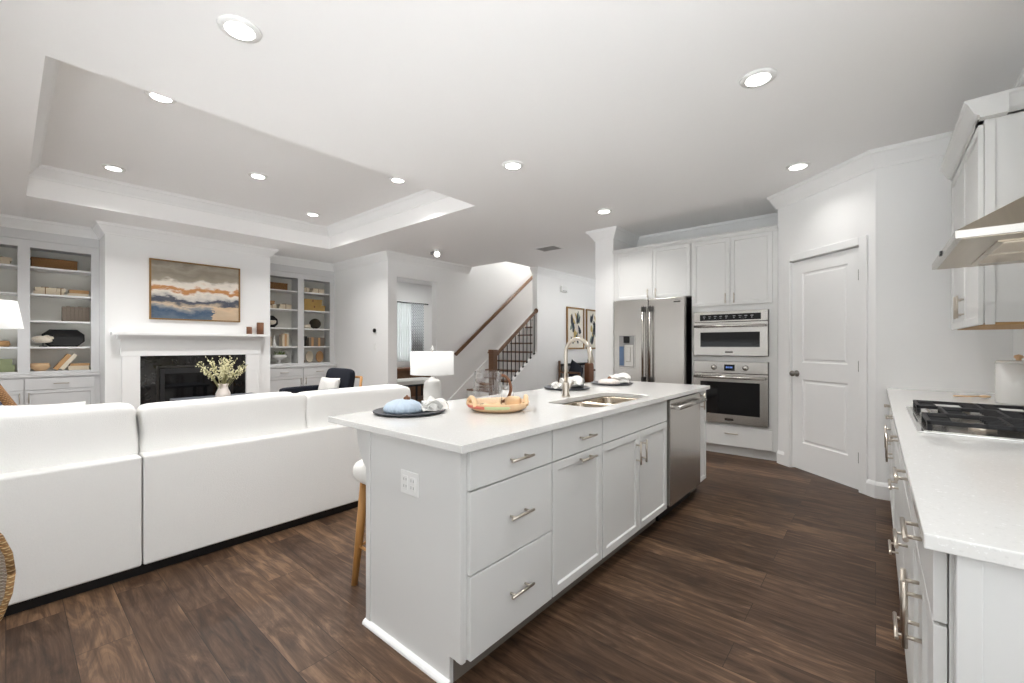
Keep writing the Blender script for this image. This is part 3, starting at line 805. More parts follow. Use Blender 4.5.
def knot(label, x, y, z):
    k = BM(); sq(k, (0, 0, 0.010), 0.034, 0.026, 0.022, n=2.6, seg=6); ring(k, (0, 0, 0.010), 0.014, 0.004, 16, 6, axis='x')
    return tag(obj('wooden_napkin_ring', k, M['leather'], T=Tm(x, y, z, 0.6)), label, 'napkin ring', 'brown napkin rings')
P1, P2, P3, P4 = (-1.855, 1.365), (-1.90, 2.12), (-1.90, 2.925), (-1.815, 3.53)
charger('charcoal charger plate at the near end of the island, under the pale blue napkin', *P1)
ribbed('pale blue ribbed napkin gathered on the nearest charger plate', P1[0] - 0.01, P1[1] - 0.035, M['bluebowl'], r=0.098, h=0.062)
napkin('napkin', 'crumpled white napkin beside the pale blue ribbed napkin', P1[0] + 0.065, P1[1] + 0.10, 0.9235, 0.9, 0.9, 1)
knot('brown napkin ring on top of the pale blue ribbed napkin', P1[0] + 0.0, P1[1] - 0.02, 0.978)
charger('charcoal charger plate behind the faucet', *P3)
napkin('napkin', 'crumpled white napkin directly behind the faucet', P3[0] + 0.02, P3[1] + 0.055, 0.924, 0.5, 1.2, 2)
napkin('napkin', 'small crumpled white napkin left of the faucet', P3[0] - 0.02, P3[1] - 0.115, 0.924, 2.0, 0.7, 3)
knot('brown napkin ring on the napkin behind the faucet', P3[0] + 0.05, P3[1] + 0.035, 0.945)
charger('charcoal charger plate at the far end of the island', *P4)
ribbed('blush white ribbed napkin gathered on the farthest charger plate', P4[0] - 0.0, P4[1] - 0.05, M['pinkbowl'], r=0.095, h=0.045)
napkin('napkin', 'crumpled white napkin on the farthest charger plate', P4[0] + 0.03, P4[1] + 0.09, 0.924, 0.7, 1.15, 4)
knot('brown napkin ring on top of the blush white ribbed napkin', P4[0] + 0.0, P4[1] - 0.04, 0.962)
# wooden tray with pitcher
TX, TY = -1.56, 1.725
t = thing('wooden_tray', 'round carved pale wooden tray with a painted rim stripe', 'tray', (TX, TY, 0.9145))
k = BM(); lathe(k, [(0, 0), (0.12, 0), (0.152, 0.014), (0.17, 0.046), (0.163, 0.048), (0.142, 0.02), (0.115, 0.012), (0, 0.012)], seg=48); obj('dish', k, M['palewood'], t)
for m_, a0, a1 in (('rim_red', -2.2, -1.25), ('rim_green', -1.3, -0.45)):
    k = BM(); tube(k, [(0.160 * math.cos(a0 + (a1 - a0) * i / 14), 0.160 * math.sin(a0 + (a1 - a0) * i / 14), 0.030) for i in range(15)], [0.003] + [0.0095] * 13 + [0.003], 8); obj('painted_stripe', k, M[m_], t)
for sx, a in ((1, math.radians(-115)), (1, math.radians(40))):
    k = BM(); cx, cy = 0.15 * math.cos(a), 0.15 * math.sin(a)
    tube(k, [(cx + 0.055 * math.cos(b) * -math.sin(a), cy + 0.055 * math.cos(b) * math.cos(a), 0.03 + 0.042 * math.sin(b)) for b in [PI * i / 12 for i in range(13)]], 0.013, 8); obj('handle', k, M['palewood'], t)
k = BM(); ring(k, (0, 0, 0.018), 0.036, 0.016, 28, 10)
tag(obj('wooden_bead_ring', k, M['palewood'], T=Tm(TX + 0.035, TY - 0.085, 0.9275)), 'chunky pale wooden ring lying on the near side of the tray', 'ornament')
k = BM(); ring(k, (0, 0, 0.05), 0.043, 0.010, 28, 8, axis='x', squash=1.0)
def glass_vessel(name, label, x, y, r, h, cat, handle=None):
    t = thing(name, label, cat, (x, y, 0.927))
    k = BM(); lathe(k, [(0, 0), (r * 0.93, 0), (r, 0.012), (r, h * 0.55), (r * 0.90, h * 0.8), (r * 0.92, h - 0.003), (r * 0.915, h), (r * 0.895, h), (r * 0.89, h - 0.003), (r * 0.87, h * 0.8), (r - 0.004, h * 0.55), (r - 0.004, 0.016), (0, 0.012)], seg=64, smooth=False); obj('body', k, M['glass'], t)
    if handle:
        a = handle; k = BM()
        pts = [((r - 0.003 + 0.052 * math.sin(b)) * math.cos(a), (r - 0.003 + 0.052 * math.sin(b)) * math.sin(a), h * 0.52 + 0.072 * math.cos(b)) for b in [PI * i / 14 for i in range(15)]]
        tube(k, pts, 0.0085, 10); obj('handle', k, M['leather'], t)
    return t
k.free()
glass_vessel('glass_pitcher', 'clear glass pitcher with a tan wrapped handle on the wooden tray', TX - 0.06, TY - 0.02, 0.078, 0.195, 'pitcher', handle=math.radians(40))
glass_vessel('glass_tumbler', 'clear glass tumbler beside the pitcher on the wooden tray', TX - 0.02, TY + 0.10, 0.034, 0.11, 'glass')
k = BM(); sq(k, (0, 0, 0.03), 0.09, 0.07, 0.06, n=3, seg=8)
tag(obj('carved_wooden_knot', k, M['palewood'], T=Tm(TX + 0.055, TY + 0.06, 0.9275, 0.5)), 'carved pale wooden block on the far side of the tray', 'ornament')
# bar stool at the near end
t = thing('bar_stool', 'bar stool with a rounded white seat and splayed honey wood legs at the island', 'stool', (-1.965, 1.355, 0))
k = BM(); sq(k, (0, 0, 0.60), 0.39, 0.39, 0.13, n=3.2, seg=10); obj('seat', k, M['pillow'], t)
for sx in (-1, 1):
    for sy in (-1, 1):
        k = BM(); tube(k, [(sx * 0.125, sy * 0.105, 0.55), (sx * 0.135, sy * 0.165, 0.0)], [0.027, 0.016], 12); obj('leg', k, M['honey'], t)
k = BM()
q = 0.131
tube(k, [(-q, -q - 0.012, 0.2), (q, -q - 0.012, 0.2), (q, q + 0.012, 0.2), (-q, q + 0.012, 0.2), (-q, -q - 0.012, 0.2)], 0.008, 8); obj('footrest', k, M['honey'], t)

# ------------------------------------------------------------------ fridge wall
YW = 5.352
t = thing('upper_cabinet', 'white two-door cabinet above the refrigerator', 'cabinet', (-2.2, 5.72, 1.86), 0, 'white cabinets on the fridge wall')
carcass(t, (-2.733, -1.70, YW + 0.02, YK - 0.003, 1.86, 2.545))
front(t, 'door', 'ny', YW, -2.69, -2.182, 1.865, 2.50, handle=(0.2, -0.25, True), hl=0.115)
front(t, 'door', 'ny', YW, -2.180, -1.712, 1.865, 2.50, handle=(-0.185, -0.25, True), hl=0.115)
bm = BM(); prism(bm, [(YW + 0.02, 2.505), (YW + 0.004, 2.505), (YW - 0.004, 2.52), (YW - 0.016, 2.535), (YW - 0.016, 2.55), (YW + 0.02, 2.55)], 'x', -2.733, -1.70); obj('top_moulding', bm, M['cab'], t, world=True)
t = thing('oven_cabinet', 'tall white cabinet that holds the wall oven and microwave', 'cabinet', (-1.26, 5.72, 0), 0, 'white cabinets on the fridge wall')
OX0, OX1 = -1.698, -0.803
bm = BM()
for a in ((OX0, -1.665, YW + 0.02, YK - 0.003, 0.11, 2.545), (-0.885, OX1, YW + 0.02, YK - 0.003, 0.11, 2.545), (-1.665, -0.885, YW + 0.02, YK - 0.003, 1.66, 2.545), (-1.665, -0.885, YW + 0.02, YK - 0.003, 0.11, 0.365),
          (-1.665, -0.885, YW + 0.02, YK - 0.003, 1.08, 1.14), (-1.665, -0.885, YK - 0.04, YK - 0.003, 0.365, 1.66)): box(bm, *a)
obj('body', bm, M['cab'], t, world=True)
carcass(t, (OX0, OX1, YW + 0.085, YK - 0.003, 0, 0.11), M['cab'], 'toe_kick')
front(t, 'door', 'ny', YW, -1.688, -1.270, 1.725, 2.50, handle=(0.165, -0.31, True), hl=0.115)
front(t, 'door', 'ny', YW, -1.268, -0.850, 1.725, 2.50, handle=(-0.165, -0.31, True), hl=0.115)
front(t, 'drawer', 'ny', YW, -1.688, -0.850, 0.115, 0.345, shaker=False, handle=(0.02, 0.03, False), hl=0.14)
bm = BM(); prism(bm, [(YW + 0.02, 2.505), (YW + 0.004, 2.505), (YW - 0.004, 2.52), (YW - 0.016, 2.535), (YW - 0.016, 2.55), (YW + 0.02, 2.55)], 'x', OX0, OX1); obj('top_moulding', bm, M['cab'], t, world=True)

# refrigerator
FX0, FX1, FM, FY = -2.66, -1.735, -2.186, 5.225
t = thing('refrigerator', 'stainless french door refrigerator with a water dispenser', 'refrigerator', (-2.2, 5.6, 0))
bm = BM(); box(bm, FX0 + 0.005, FX1 - 0.003, FY + 0.075, 6.02, 0.04, 1.835); obj('body', bm, M['darksteel'], t, world=True, bevel=0.004)
bm = BM()
for x in (FX0 + 0.08, FX1 - 0.08):
    for y in (5.4, 5.95): box(bm, x - 0.03, x + 0.03, y - 0.03, y + 0.03, 0, 0.045)
obj('foot', bm, M['black'], t, world=True)
bm = BM(); prism(bm, rrect(FX0, FM - 0.003, FY, FY + 0.075, 0.014, 4), 'z', 0.76, 1.845)
dl = obj('door', bm, M['steel'], t, world=True, bevel=0.003)
bm = BM(); prism(bm, rrect(FM + 0.003, FX1, FY, FY + 0.075, 0.014, 4), 'z', 0.76, 1.845)
drr = obj('door', bm, M['steel'], t, world=True, bevel=0.003)
bm = BM(); prism(bm, rrect(FX0, FX1, FY, FY + 0.075, 0.014, 4), 'z', 0.07, 0.752)
fz = obj('freezer_drawer', bm, M['steel'], t, world=True, bevel=0.003)
bm = BM(); tube(bm, [(FX0 + 0.08, FY - 0.055, 0.66), (FX1 - 0.08, FY - 0.055, 0.66)], 0.014, 12)
for x in (FX0 + 0.12, FX1 - 0.12): tube(bm, [(x, FY + 0.002, 0.66), (x, FY - 0.055, 0.66)], 0.012, 10)
obj('handle', bm, M['steel_h'], fz, world=True)
for x, d in ((FM - 0.045, dl), (FM + 0.045, drr)):
    bm = BM(); tube(bm, [(x, FY - 0.058, 0.80), (x, FY - 0.058, 1.76)], 0.0135, 12)
    hh = obj('handle', bm, M['steel'], d, world=True)
    bm = BM()
    for z in (0.835, 1.715): box(bm, x - 0.0145, x + 0.0145, FY - 0.072, FY + 0.002, z - 0.032, z + 0.032)
    obj('handle_bracket', bm, M['darksteel'], hh, world=True, bevel=0.004)
# dispenser
q0, q1 = -2.585, -2.355
bm = BM()
for a in ((q0, q0 + 0.012, 0.965, 1.40), (q1 - 0.012, q1, 0.965, 1.40), (q0 + 0.012, q1 - 0.012, 0.965, 0.98), (q0 + 0.012, q1 - 0.012, 1.385, 1.40)): box(bm, a[0], a[1], FY - 0.006, FY + 0.002, a[2], a[3])
dp = obj('dispenser', bm, M['steel_h'], dl, world=True, bevel=0.002)
bm = BM(); box(bm, q0 + 0.012, q1 - 0.012, FY - 0.002, FY + 0.001, 0.98, 1.385); obj('dispenser', bm, M['greyplastic'], dl, world=True)
T_ = thing
bm = BM(); box(bm, q0 + 0.075, q1 - 0.075, FY - 0.016, FY - 0.001, 1.295, 1.38); obj('dispenser_nozzle', bm, M['black'], dl, world=True, bevel=0.004)
bm = BM(); box(bm, q0 + 0.014, q0 + 0.075, FY - 0.005, FY - 0.001, 1.0, 1.25); obj('dispenser_display', bm, mat('blue_grey_display', srgb(86, 108, 140), 0.15, noise=0.1), dl, world=True)
bm = BM(); box(bm, q0 + 0.085, q1 - 0.018, FY - 0.010, FY - 0.001, 0.985, 1.27); box(bm, q0 + 0.11, q1 - 0.06, FY - 0.018, FY - 0.009, 1.05, 1.24); obj('dispenser_paddle', bm, M['steel_h'], dl, world=True, bevel=0.004)
bm = BM(); box(bm, -1.865, -1.785, FY - 0.004, FY + 0.001, 1.785, 1.802); obj('badge', bm, M['badge'], drr, world=True)

# microwave and oven
def badge(parent, x0, x1, y, z0, z1):
    bm = BM(); box(bm, x0, x1, y - 0.003, y, z0, z1); o = obj('badge', bm, M['badge'], parent, world=True, bevel=0.001)
YO = 5.328
t = thing('microwave_oven', 'built-in stainless microwave above the wall oven', 'microwave', (-1.275, 5.6, 1.142))
bm = BM(); box(bm, -1.66, -0.89, YO + 0.025, 5.9, 1.145, 1.655); obj('body', bm, M['darksteel'], t, world=True)
bm = BM(); box(bm, -1.662, -0.888, YO, YO + 0.024, 1.535, 1.655); cp = obj('control_panel', bm, M['steel_h'], t, world=True, bevel=0.003)
bm = BM(); box(bm, -1.59, -0.955, YO - 0.003, YO + 0.001, 1.552, 1.622); gl = obj('control_glass', bm, M['blackglass'], cp, world=True)
bm = BM()
for i in range(9):
    x = -1.555 + i * 0.06 + (0.02 if i > 4 else 0)
    box(bm, x, x + 0.028, YO - 0.0042, YO - 0.0028, 1.594, 1.601); box(bm, x + 0.004, x + 0.02, YO - 0.0042, YO - 0.0028, 1.574, 1.58)
o = obj('control_mark', bm, M['mark'], cp, world=True)
bm = BM(); box(bm, -1.662, -0.888, YO, YO + 0.024, 1.145, 1.530); md = obj('door', bm, M['steel_h'], t, world=True, bevel=0.003)
bm = BM(); box(bm, -1.585, -0.965, YO - 0.003, YO + 0.001, 1.245, 1.415); obj('window', bm, M['blackglass'], md, world=True)
bm = BM(); tube(bm, [(-1.645, YO - 0.045, 1.485), (-0.905, YO - 0.045, 1.485)], 0.014, 12)
for x in (-1.62, -0.93): box(bm, x - 0.012, x + 0.012, YO - 0.05, YO + 0.001, 1.474, 1.496)
obj('handle', bm, M['steel_h'], md, world=True)
badge(md, -1.315, -1.235, YO, 1.178, 1.196)
t = thing('wall_oven', 'built-in stainless wall oven with a dark window below the microwave', 'oven', (-1.275, 5.6, 0.37))
bm = BM(); box(bm, -1.66, -0.89, YO + 0.025, 5.9, 0.37, 1.075); obj('body', bm, M['darksteel'], t, world=True)
bm = BM(); box(bm, -1.662, -0.888, YO, YO + 0.024, 0.945, 1.077); cp = obj('control_panel', bm, M['steel_h'], t, world=True, bevel=0.003)
bm = BM(); box(bm, -1.325, -1.215, YO - 0.003, YO + 0.001, 0.975, 1.045); dsp = obj('display', bm, M['blackglass'], cp, world=True)
bm = BM()
for i, x in enumerate((-1.305, -1.288, -1.266, -1.249)): box(bm, x, x + 0.009, YO - 0.0042, YO - 0.0028, 1.004, 1.022)
obj('display_digits', bm, M['display'], cp, world=True)
for x in (-1.435, -1.105):
    k = BM(); lathe(k, [(0, 0), (0.030, 0), (0.030, 0.008), (0.025, 0.012), (0.022, 0.032), (0, 0.034)], seg=24); obj('knob', k, M['steel_h'], cp, T=Tm(x, YO - 0.001, 1.010, 0, PI / 2))
bm = BM(); box(bm, -1.662, -0.888, YO, YO + 0.024, 0.37, 0.940); od = obj('door', bm, M['steel_h'], t, world=True, bevel=0.003)
bm = BM(); box(bm, -1.585, -0.965, YO - 0.003, YO + 0.001, 0.475, 0.845); obj('window', bm, M['blackglass'], od, world=True)
bm = BM(); tube(bm, [(-1.645, YO - 0.05, 0.900), (-0.905, YO - 0.05, 0.900)], 0.0155, 12)
for x in (-1.62, -0.93): box(bm, x - 0.013, x + 0.013, YO - 0.055, YO + 0.001, 0.888, 0.912)
obj('handle', bm, M['steel_h'], od, world=True)
badge(od, -1.32, -1.23, YO, 0.405, 0.432)

# ------------------------------------------------------------------ the cooking counter
XC = 0.084
t = thing('counter_end_panel', 'light grey end panel closing the cooking counter, nearest the camera', 'panel', (0.43, 1.128, 0))
bm = BM(); box(bm, XC + 0.028, 0.747, 1.128, 1.147, 0.0, 0.884); obj('panel', bm, M['cab'], t, world=True, bevel=0.002)
bm = BM(); box(bm, XC + 0.028, XC + 0.062, 1.120, 1.128, 0.0, 0.884); obj('edge_strip', bm, M['cab'], t, world=True, bevel=0.002)
units = [(1.15, 1.75, 'd2', 'grey base cabinet under the near end of the cooking counter'), (1.752, 2.352, 'd3', 'grey base cabinet just before the cooktop'),
         (2.354, 3.304, 'd3', 'wide grey drawer cabinet under the cooktop'), (3.306, 4.0, 'd2', 'grey base cabinet just past the cooktop'), (4.002, 4.645, 'd1', 'grey base cabinet in the corner by the pantry wall')]
for y0, y1, kind, lb in units:
    c = thing('base_cabinet', lb, 'cabinet', (0.43, (y0 + y1) / 2, 0), 0, 'cooking counter base cabinets')
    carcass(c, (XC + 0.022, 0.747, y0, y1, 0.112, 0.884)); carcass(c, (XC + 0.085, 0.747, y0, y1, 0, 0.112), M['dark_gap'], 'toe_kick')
    a, b_ = y0 + 0.002, y1 - 0.002
    if kind == 'd3':
        for z0, z1 in ((0.732, 0.878), (0.424, 0.728), (0.112, 0.420)): front(c, 'drawer', 'nx', XC, b_, a, z0, z1, shaker=False, handle=(0, 0, False), hl=0.18)
    elif kind == 'd2':
        front(c, 'drawer', 'nx', XC, b_, a, 0.732, 0.878, shaker=False, handle=(0, 0, False), hl=0.16)
        m_ = (a + b_) / 2
        front(c, 'door', 'nx', XC, b_, m_ + 0.001, 0.112, 0.728, handle=(0.11, 0.19, True), hl=0.16)
        front(c, 'door', 'nx', XC, m_ - 0.001, a, 0.112, 0.728, handle=(-0.11, 0.19, True), hl=0.16)
    else:
        front(c, 'drawer', 'nx', XC, b_, a, 0.732, 0.878, shaker=False, handle=(0, 0, False), hl=0.16)
        front(c, 'door', 'nx', XC, b_, a, 0.112, 0.728, handle=(0.24, 0.19, True), hl=0.16)
bm = BM(); box(bm, 0.068, 0.748, 1.103, YP - 0.002, 0.885, 0.914)
tag(centre(obj('cooking_worktop', bm, M['quartz'], bevel=0.003)), 'white quartz worktop along the right wall under the hood', 'countertop')
# cooktop
KY0, KY1, KX0, KX1 = 2.37, 3.29, 0.128, 0.655
t = thing('gas_cooktop', 'stainless gas cooktop with black cast iron grates', 'cooktop', ((KX0 + KX1) / 2, (KY0 + KY1) / 2, 0.9145))
bm = BM(); prism(bm, rrect(KX0, KX1, KY0, KY1, 0.015, 3), 'z', 0.9146, 0.919)
obj('rim', bm, M['chrome'], t, world=True, bevel=0.002)
bm = BM(); box(bm, KX0 + 0.02, KX1 - 0.02, KY0 + 0.02, KY1 - 0.02, 0.919, 0.9215); obj('pan', bm, M['steel_h'], t, world=True, bevel=0.001)
for i in range(3):
    a, b_ = KY0 + 0.03 + i * 0.289, KY0 + 0.03 + i * 0.289 + 0.282
    x0, x1 = KX0 + (0.105 if i == 1 else 0.03), KX1 - 0.03
    bm = BM(); zt, zb = 0.962, 0.946
    for q in ((x0, x1, a, a + 0.014), (x0, x1, b_ - 0.014, b_), (x0, x0 + 0.014, a, b_), (x1 - 0.014, x1, a, b_), ((x0 + x1) / 2 - 0.007, (x0 + x1) / 2 + 0.007, a, b_)): box(bm, *q, zb, zt)
    for j in range(1, 6):
        y = a + (b_ - a) * j / 6
        if j != 3: box(bm, x0, x0 + 0.075, y - 0.005, y + 0.005, zb, zt); box(bm, x1 - 0.075, x1, y - 0.005, y + 0.005, zb, zt)
        box(bm, (x0 + x1) / 2 - 0.06, (x0 + x1) / 2 + 0.06, y - 0.005, y + 0.005, zb, zt)
    for x in (x0 + 0.008, x1 - 0.008):
        for y in (a + 0.008, b_ - 0.008): box(bm, x - 0.008, x + 0.008, y - 0.008, y + 0.008, 0.9215, zb)
    obj('grate', bm, M['iron'], t, world=True, bevel=0.003)
for x, y, r in ((KX0 + 0.20, KY0 + 0.17, 0.04), (KX1 - 0.13, KY0 + 0.17, 0.034), ((KX0 + KX1) / 2 + 0.03, (KY0 + KY1) / 2, 0.055), (KX0 + 0.20, KY1 - 0.17, 0.034), (KX1 - 0.13, KY1 - 0.17, 0.04)):
    k = BM(); lathe(k, [(0, 0), (r, 0), (r, 0.010), (r * 0.7, 0.014), (0, 0.014)], c=(x, y, 0.9215), seg=24); bo = obj('burner', k, M['nickel'], t, world=True)
    k = BM(); lathe(k, [(0, 0), (r * 0.8, 0), (r * 0.8, 0.007), (r * 0.7, 0.010), (0, 0.010)], c=(x, y, 0.9355), seg=24); obj('burner_cap', k, M['iron'], bo, world=True)
for i in range(5):
    k = BM(); lathe(k, [(0, 0), (0.021, 0), (0.021, 0.006), (0.017, 0.009), (0.016, 0.028), (0, 0.03)], c=(KX0 + 0.06, (KY0 + KY1) / 2 + (i - 2) * 0.055, 0.9215), seg=20); obj('knob', k, M['chrome'], t, world=True)
# range hood
HY0, HY1, HX, HZ = 2.37, 3.26, 0.234, 1.672
t = thing('range_hood', 'stainless pyramid range hood above the cooktop', 'range hood', (0.5, (HY0 + HY1) / 2, HZ))
bm = BM()
box(bm, HX, 0.748, HY0, HY1, HZ + 0.002, HZ + 0.034)
obj('lip', bm, M['steel'], t, world=True, bevel=0.002)
bm = BM()
A = [(HX + 0.002, HY0 + 0.002, HZ + 0.034), (0.748, HY0 + 0.002, HZ + 0.034), (0.748, HY1 - 0.002, HZ + 0.034), (HX + 0.002, HY1 - 0.002, HZ + 0.034)]
ym = (HY0 + HY1) / 2
B = [(0.57, ym - 0.135, HZ + 0.26), (0.748, ym - 0.135, HZ + 0.26), (0.748, ym + 0.135, HZ + 0.26), (0.57, ym + 0.135, HZ + 0.26)]
va = [bm.verts.new(p) for p in A]; vb = [bm.verts.new(p) for p in B]
for i in range(4): bm.faces.new((va[i], va[(i + 1) % 4], vb[(i + 1) % 4], vb[i]))
bm.faces.new(va[::-1]); bm.faces.new(vb)
obj('canopy', bm, M['hoodsteel'], t, world=True, bevel=0.002)
bm = BM(); box(bm, 0.575, 0.748, ym - 0.13, ym + 0.13, HZ + 0.26, ZC - 0.002); obj('chimney', bm, M['steel'], t, world=True, bevel=0.002)
for i in range(2):
    bm = BM(); y0 = HY0 + 0.14 + i * 0.31
    box(bm, HX + 0.13, 0.70, y0, y0 + 0.30, HZ - 0.006, HZ + 0.002)
    fo = obj('grease_filter', bm, M['hoodsteel'], t, world=True, bevel=0.002)
    bm = BM()
    for j in range(9): box(bm, HX + 0.15, 0.68, y0 + 0.02 + j * 0.03, y0 + 0.03 + j * 0.03, HZ - 0.009, HZ - 0.005)
    obj('baffle', bm, M['nickel'], fo, world=True)
bm = BM(); box(bm, HX + 0.02, 0.74, HY0 + 0.01, HY1 - 0.01, HZ, HZ + 0.003); obj('underside', bm, M['hoodsteel'], t, world=True)
bm = BM(); box(bm, HX - 0.007, HX + 0.001, ym - 0.022, ym + 0.022, HZ + 0.008, HZ + 0.028); obj('button', bm, M['black'], t, world=True, bevel=0.002)
# upper cabinet past the hood
UX, UY0, UY1, UZ0, UZ1 = 0.415, 3.33, 4.40, 1.372, 2.46
t = thing('wall_cabinet', 'light grey wall cabinet past the range hood', 'cabinet', (0.58, 3.86, UZ0))
carcass(t, (UX + 0.022, 0.748, UY0, UY1, UZ0 + 0.012, UZ1))
bm = BM(); box(bm, UX + 0.03, 0.745, UY0 + 0.005, UY1 - 0.005, UZ0, UZ0 + 0.012); obj('bottom_panel', bm, M['underwood'], t, world=True)
bm = BM()
for a in ((UX + 0.022, UX + 0.06), (0.70, 0.748)): box(bm, a[0], a[1], UY0 - 0.006, UY0, UZ0, UZ1)
obj('edge_strip', bm, M['cab'], t, world=True, bevel=0.002)
um = 3.865
front(t, 'door', 'nx', UX, UY1, um + 0.001, UZ0, UZ1 - 0.03, handle=(0.215, -0.40, True), hl=0.14)
front(t, 'door', 'nx', UX, um - 0.001, UY0, UZ0, UZ1 - 0.03, handle=(-0.215, -0.40, True), hl=0.14)
cr = [(0, -0.0), (0, 0.012), (-0.010, 0.016), (-0.022, 0.03), (-0.046, 0.085), (-0.055, 0.092), (-0.058, 0.105), (0.0, 0.105)]
bm = BM(); prism(bm, [(UX + p[0], UZ1 - 0.012 + p[1]) for p in cr] + [(UX + 0.1, UZ1 + 0.09), (UX + 0.1, UZ1 - 0.012)], 'y', UY0 - 0.055, UY1 + 0.02)
prism(bm, [(UY0 + p[0], UZ1 - 0.012 + p[1]) for p in cr] + [(UY0 + 0.1, UZ1 + 0.09), (UY0 + 0.1, UZ1 - 0.012)], 'x', UX + 0.0, 0.748)
obj('crown', bm, M['cab'], t, world=True)
# canister and spoon
t = thing('canister', 'white lidded ceramic canister on the counter past the cooktop', 'canister', (0.65, 3.90, 0.9145))
k = BM(); lathe(k, [(0, 0), (0.088, 0), (0.093, 0.006), (0.093, 0.235), (0.088, 0.24), (0, 0.24)], seg=40); obj('body', k, M['whiteceramic'], t)
k = BM(); lathe(k, [(0, 0.2405), (0.094, 0.2405), (0.095, 0.252), (0.09, 0.257), (0, 0.259)], seg=40); ld = obj('lid', k, M['whiteceramic'], t)
k = BM(); lathe(k, [(0, 0.259), (0.012, 0.259), (0.011, 0.267), (0.02, 0.277), (0.018, 0.289), (0, 0.295)], seg=20); obj('knob', k, M['palewood'], ld)
k = BM(); tube(k, [(0, 0, 0.012), (0.09, 0.0, 0.012), (0.13, 0.0, 0.016)], [0.005, 0.006, 0.004], 8); sq(k, (0.155, 0, 0.014), 0.06, 0.038, 0.016, n=2.4, seg=6)
tag(obj('wooden_spoon', k, M['palewood'], T=Tm(0.40, 4.12, 0.912, 0.3)), 'wooden spoon lying on the counter beside the canister', 'spoon')

# ------------------------------------------------------------------ living room: fireplace wall
FYC = 1.83
t = thing('fireplace_surround', 'white mantel surround of the fireplace', 'mantel', (XF + 0.06, FYC, 0))
for y0, y1 in ((1.0, 1.185), (2.475, 2.66)):
    bm = BM(); box(bm, XF + 0.001, XF + 0.055, y0, y1, 0, 1.115); po = obj('pilaster', bm, M['trim'], t, world=True, bevel=0.003)
    bm = BM(); box(bm, XF + 0.05, XF + 0.065, y0 - 0.006, y1 + 0.006, 0.0, 0.16); obj('plinth', bm, M['trim'], po, world=True, bevel=0.003)
bm = BM(); box(bm, XF + 0.001, XF + 0.058, 0.985, 2.675, 1.118, 1.345); obj('header', bm, M['trim'], t, world=True, bevel=0.003)
bm = BM(); prism(bm, [(XF + 0.001, 1.345), (XF + 0.07, 1.345), (XF + 0.085, 1.36), (XF + 0.12, 1.385), (XF + 0.13, 1.40), (XF + 0.001, 1.40)], 'y', 0.95, 2.71); obj('bed_moulding', bm, M['trim'], t, world=True)
bm = BM(); box(bm, XF + 0.001, XF + 0.20, 0.885, 2.775, 1.40, 1.44); obj('shelf', bm, M['trim'], t, world=True, bevel=0.005)
t = thing('fireplace', 'black stone fireplace with a dark metal firebox', 'fireplace', (XF, FYC, 0))
bm = BM(); box(bm, XF + 0.001, XF + 0.02, 1.186, 2.474, 0, 1.117); obj('stone_facing', bm, M['granite'], t, world=True)
bm = BM()
for a in ((1.40, 1.45, 0.10, 0.93), (2.21, 2.26, 0.10, 0.93), (1.45, 2.21, 0.86, 0.93), (1.45, 2.21, 0.10, 0.2)): box(bm, XF + 0.02, XF + 0.05, *a)
obj('firebox_frame', bm, M['iron'], t, world=True, bevel=0.004)
bm = BM()
for a in ((1.36, 1.392, 0.05, 0.97), (2.268, 2.30, 0.05, 0.97), (1.392, 2.268, 0.94, 0.97)): box(bm, XF + 0.02, XF + 0.035, *a)
obj('trim_frame', bm, M['darksteel'], t, world=True, bevel=0.003)
bm = BM(); box(bm, XF + 0.02, XF + 0.03, 1.45, 2.21, 0.2, 0.86); obj('glass', bm, M['blackglass'], t, world=True)
# painting
PY0, PY1, PZ0, PZ1 = 1.285, 2.395, 1.628, 2.474
t = thing('framed_painting', 'large abstract landscape painting in a thin gold frame above the mantel', 'painting', (XF, (PY0 + PY1) / 2, PZ0))
bm = BM()
for a in ((PY0, PY0 + 0.018, PZ0, PZ1), (PY1 - 0.018, PY1, PZ0, PZ1), (PY0 + 0.018, PY1 - 0.018, PZ0, PZ0 + 0.018), (PY0 + 0.018, PY1 - 0.018, PZ1 - 0.018, PZ1)): box(bm, XF + 0.001, XF + 0.045, *a)
obj('frame', bm, M['artgold'], t, world=True, bevel=0.002)
bm = BM(); box(bm, XF + 0.004, XF + 0.034, PY0 + 0.02, PY1 - 0.02, PZ0 + 0.02, PZ1 - 0.02); obj('canvas', bm, painting_mat(PZ0, PZ1), t, world=True)
# wooden candle blocks on the mantel
for y, h, r, lb in ((2.50, 0.115, 0.038, 'shorter brown wooden candle holder on the mantel'), (2.66, 0.19, 0.05, 'taller brown wooden candle holder at the mantel end')):
    k = BM(); lathe(k, [(0, 0), (r, 0), (r, h), (r * 0.6, h), (r * 0.55, h - 0.02), (0, h - 0.02)], seg=20)
    tag(obj('candle_holder', k, M['leather'], T=Tm(XF + 0.11, y, 1.4405)), lb, 'candle holder', 'wooden candle holders')

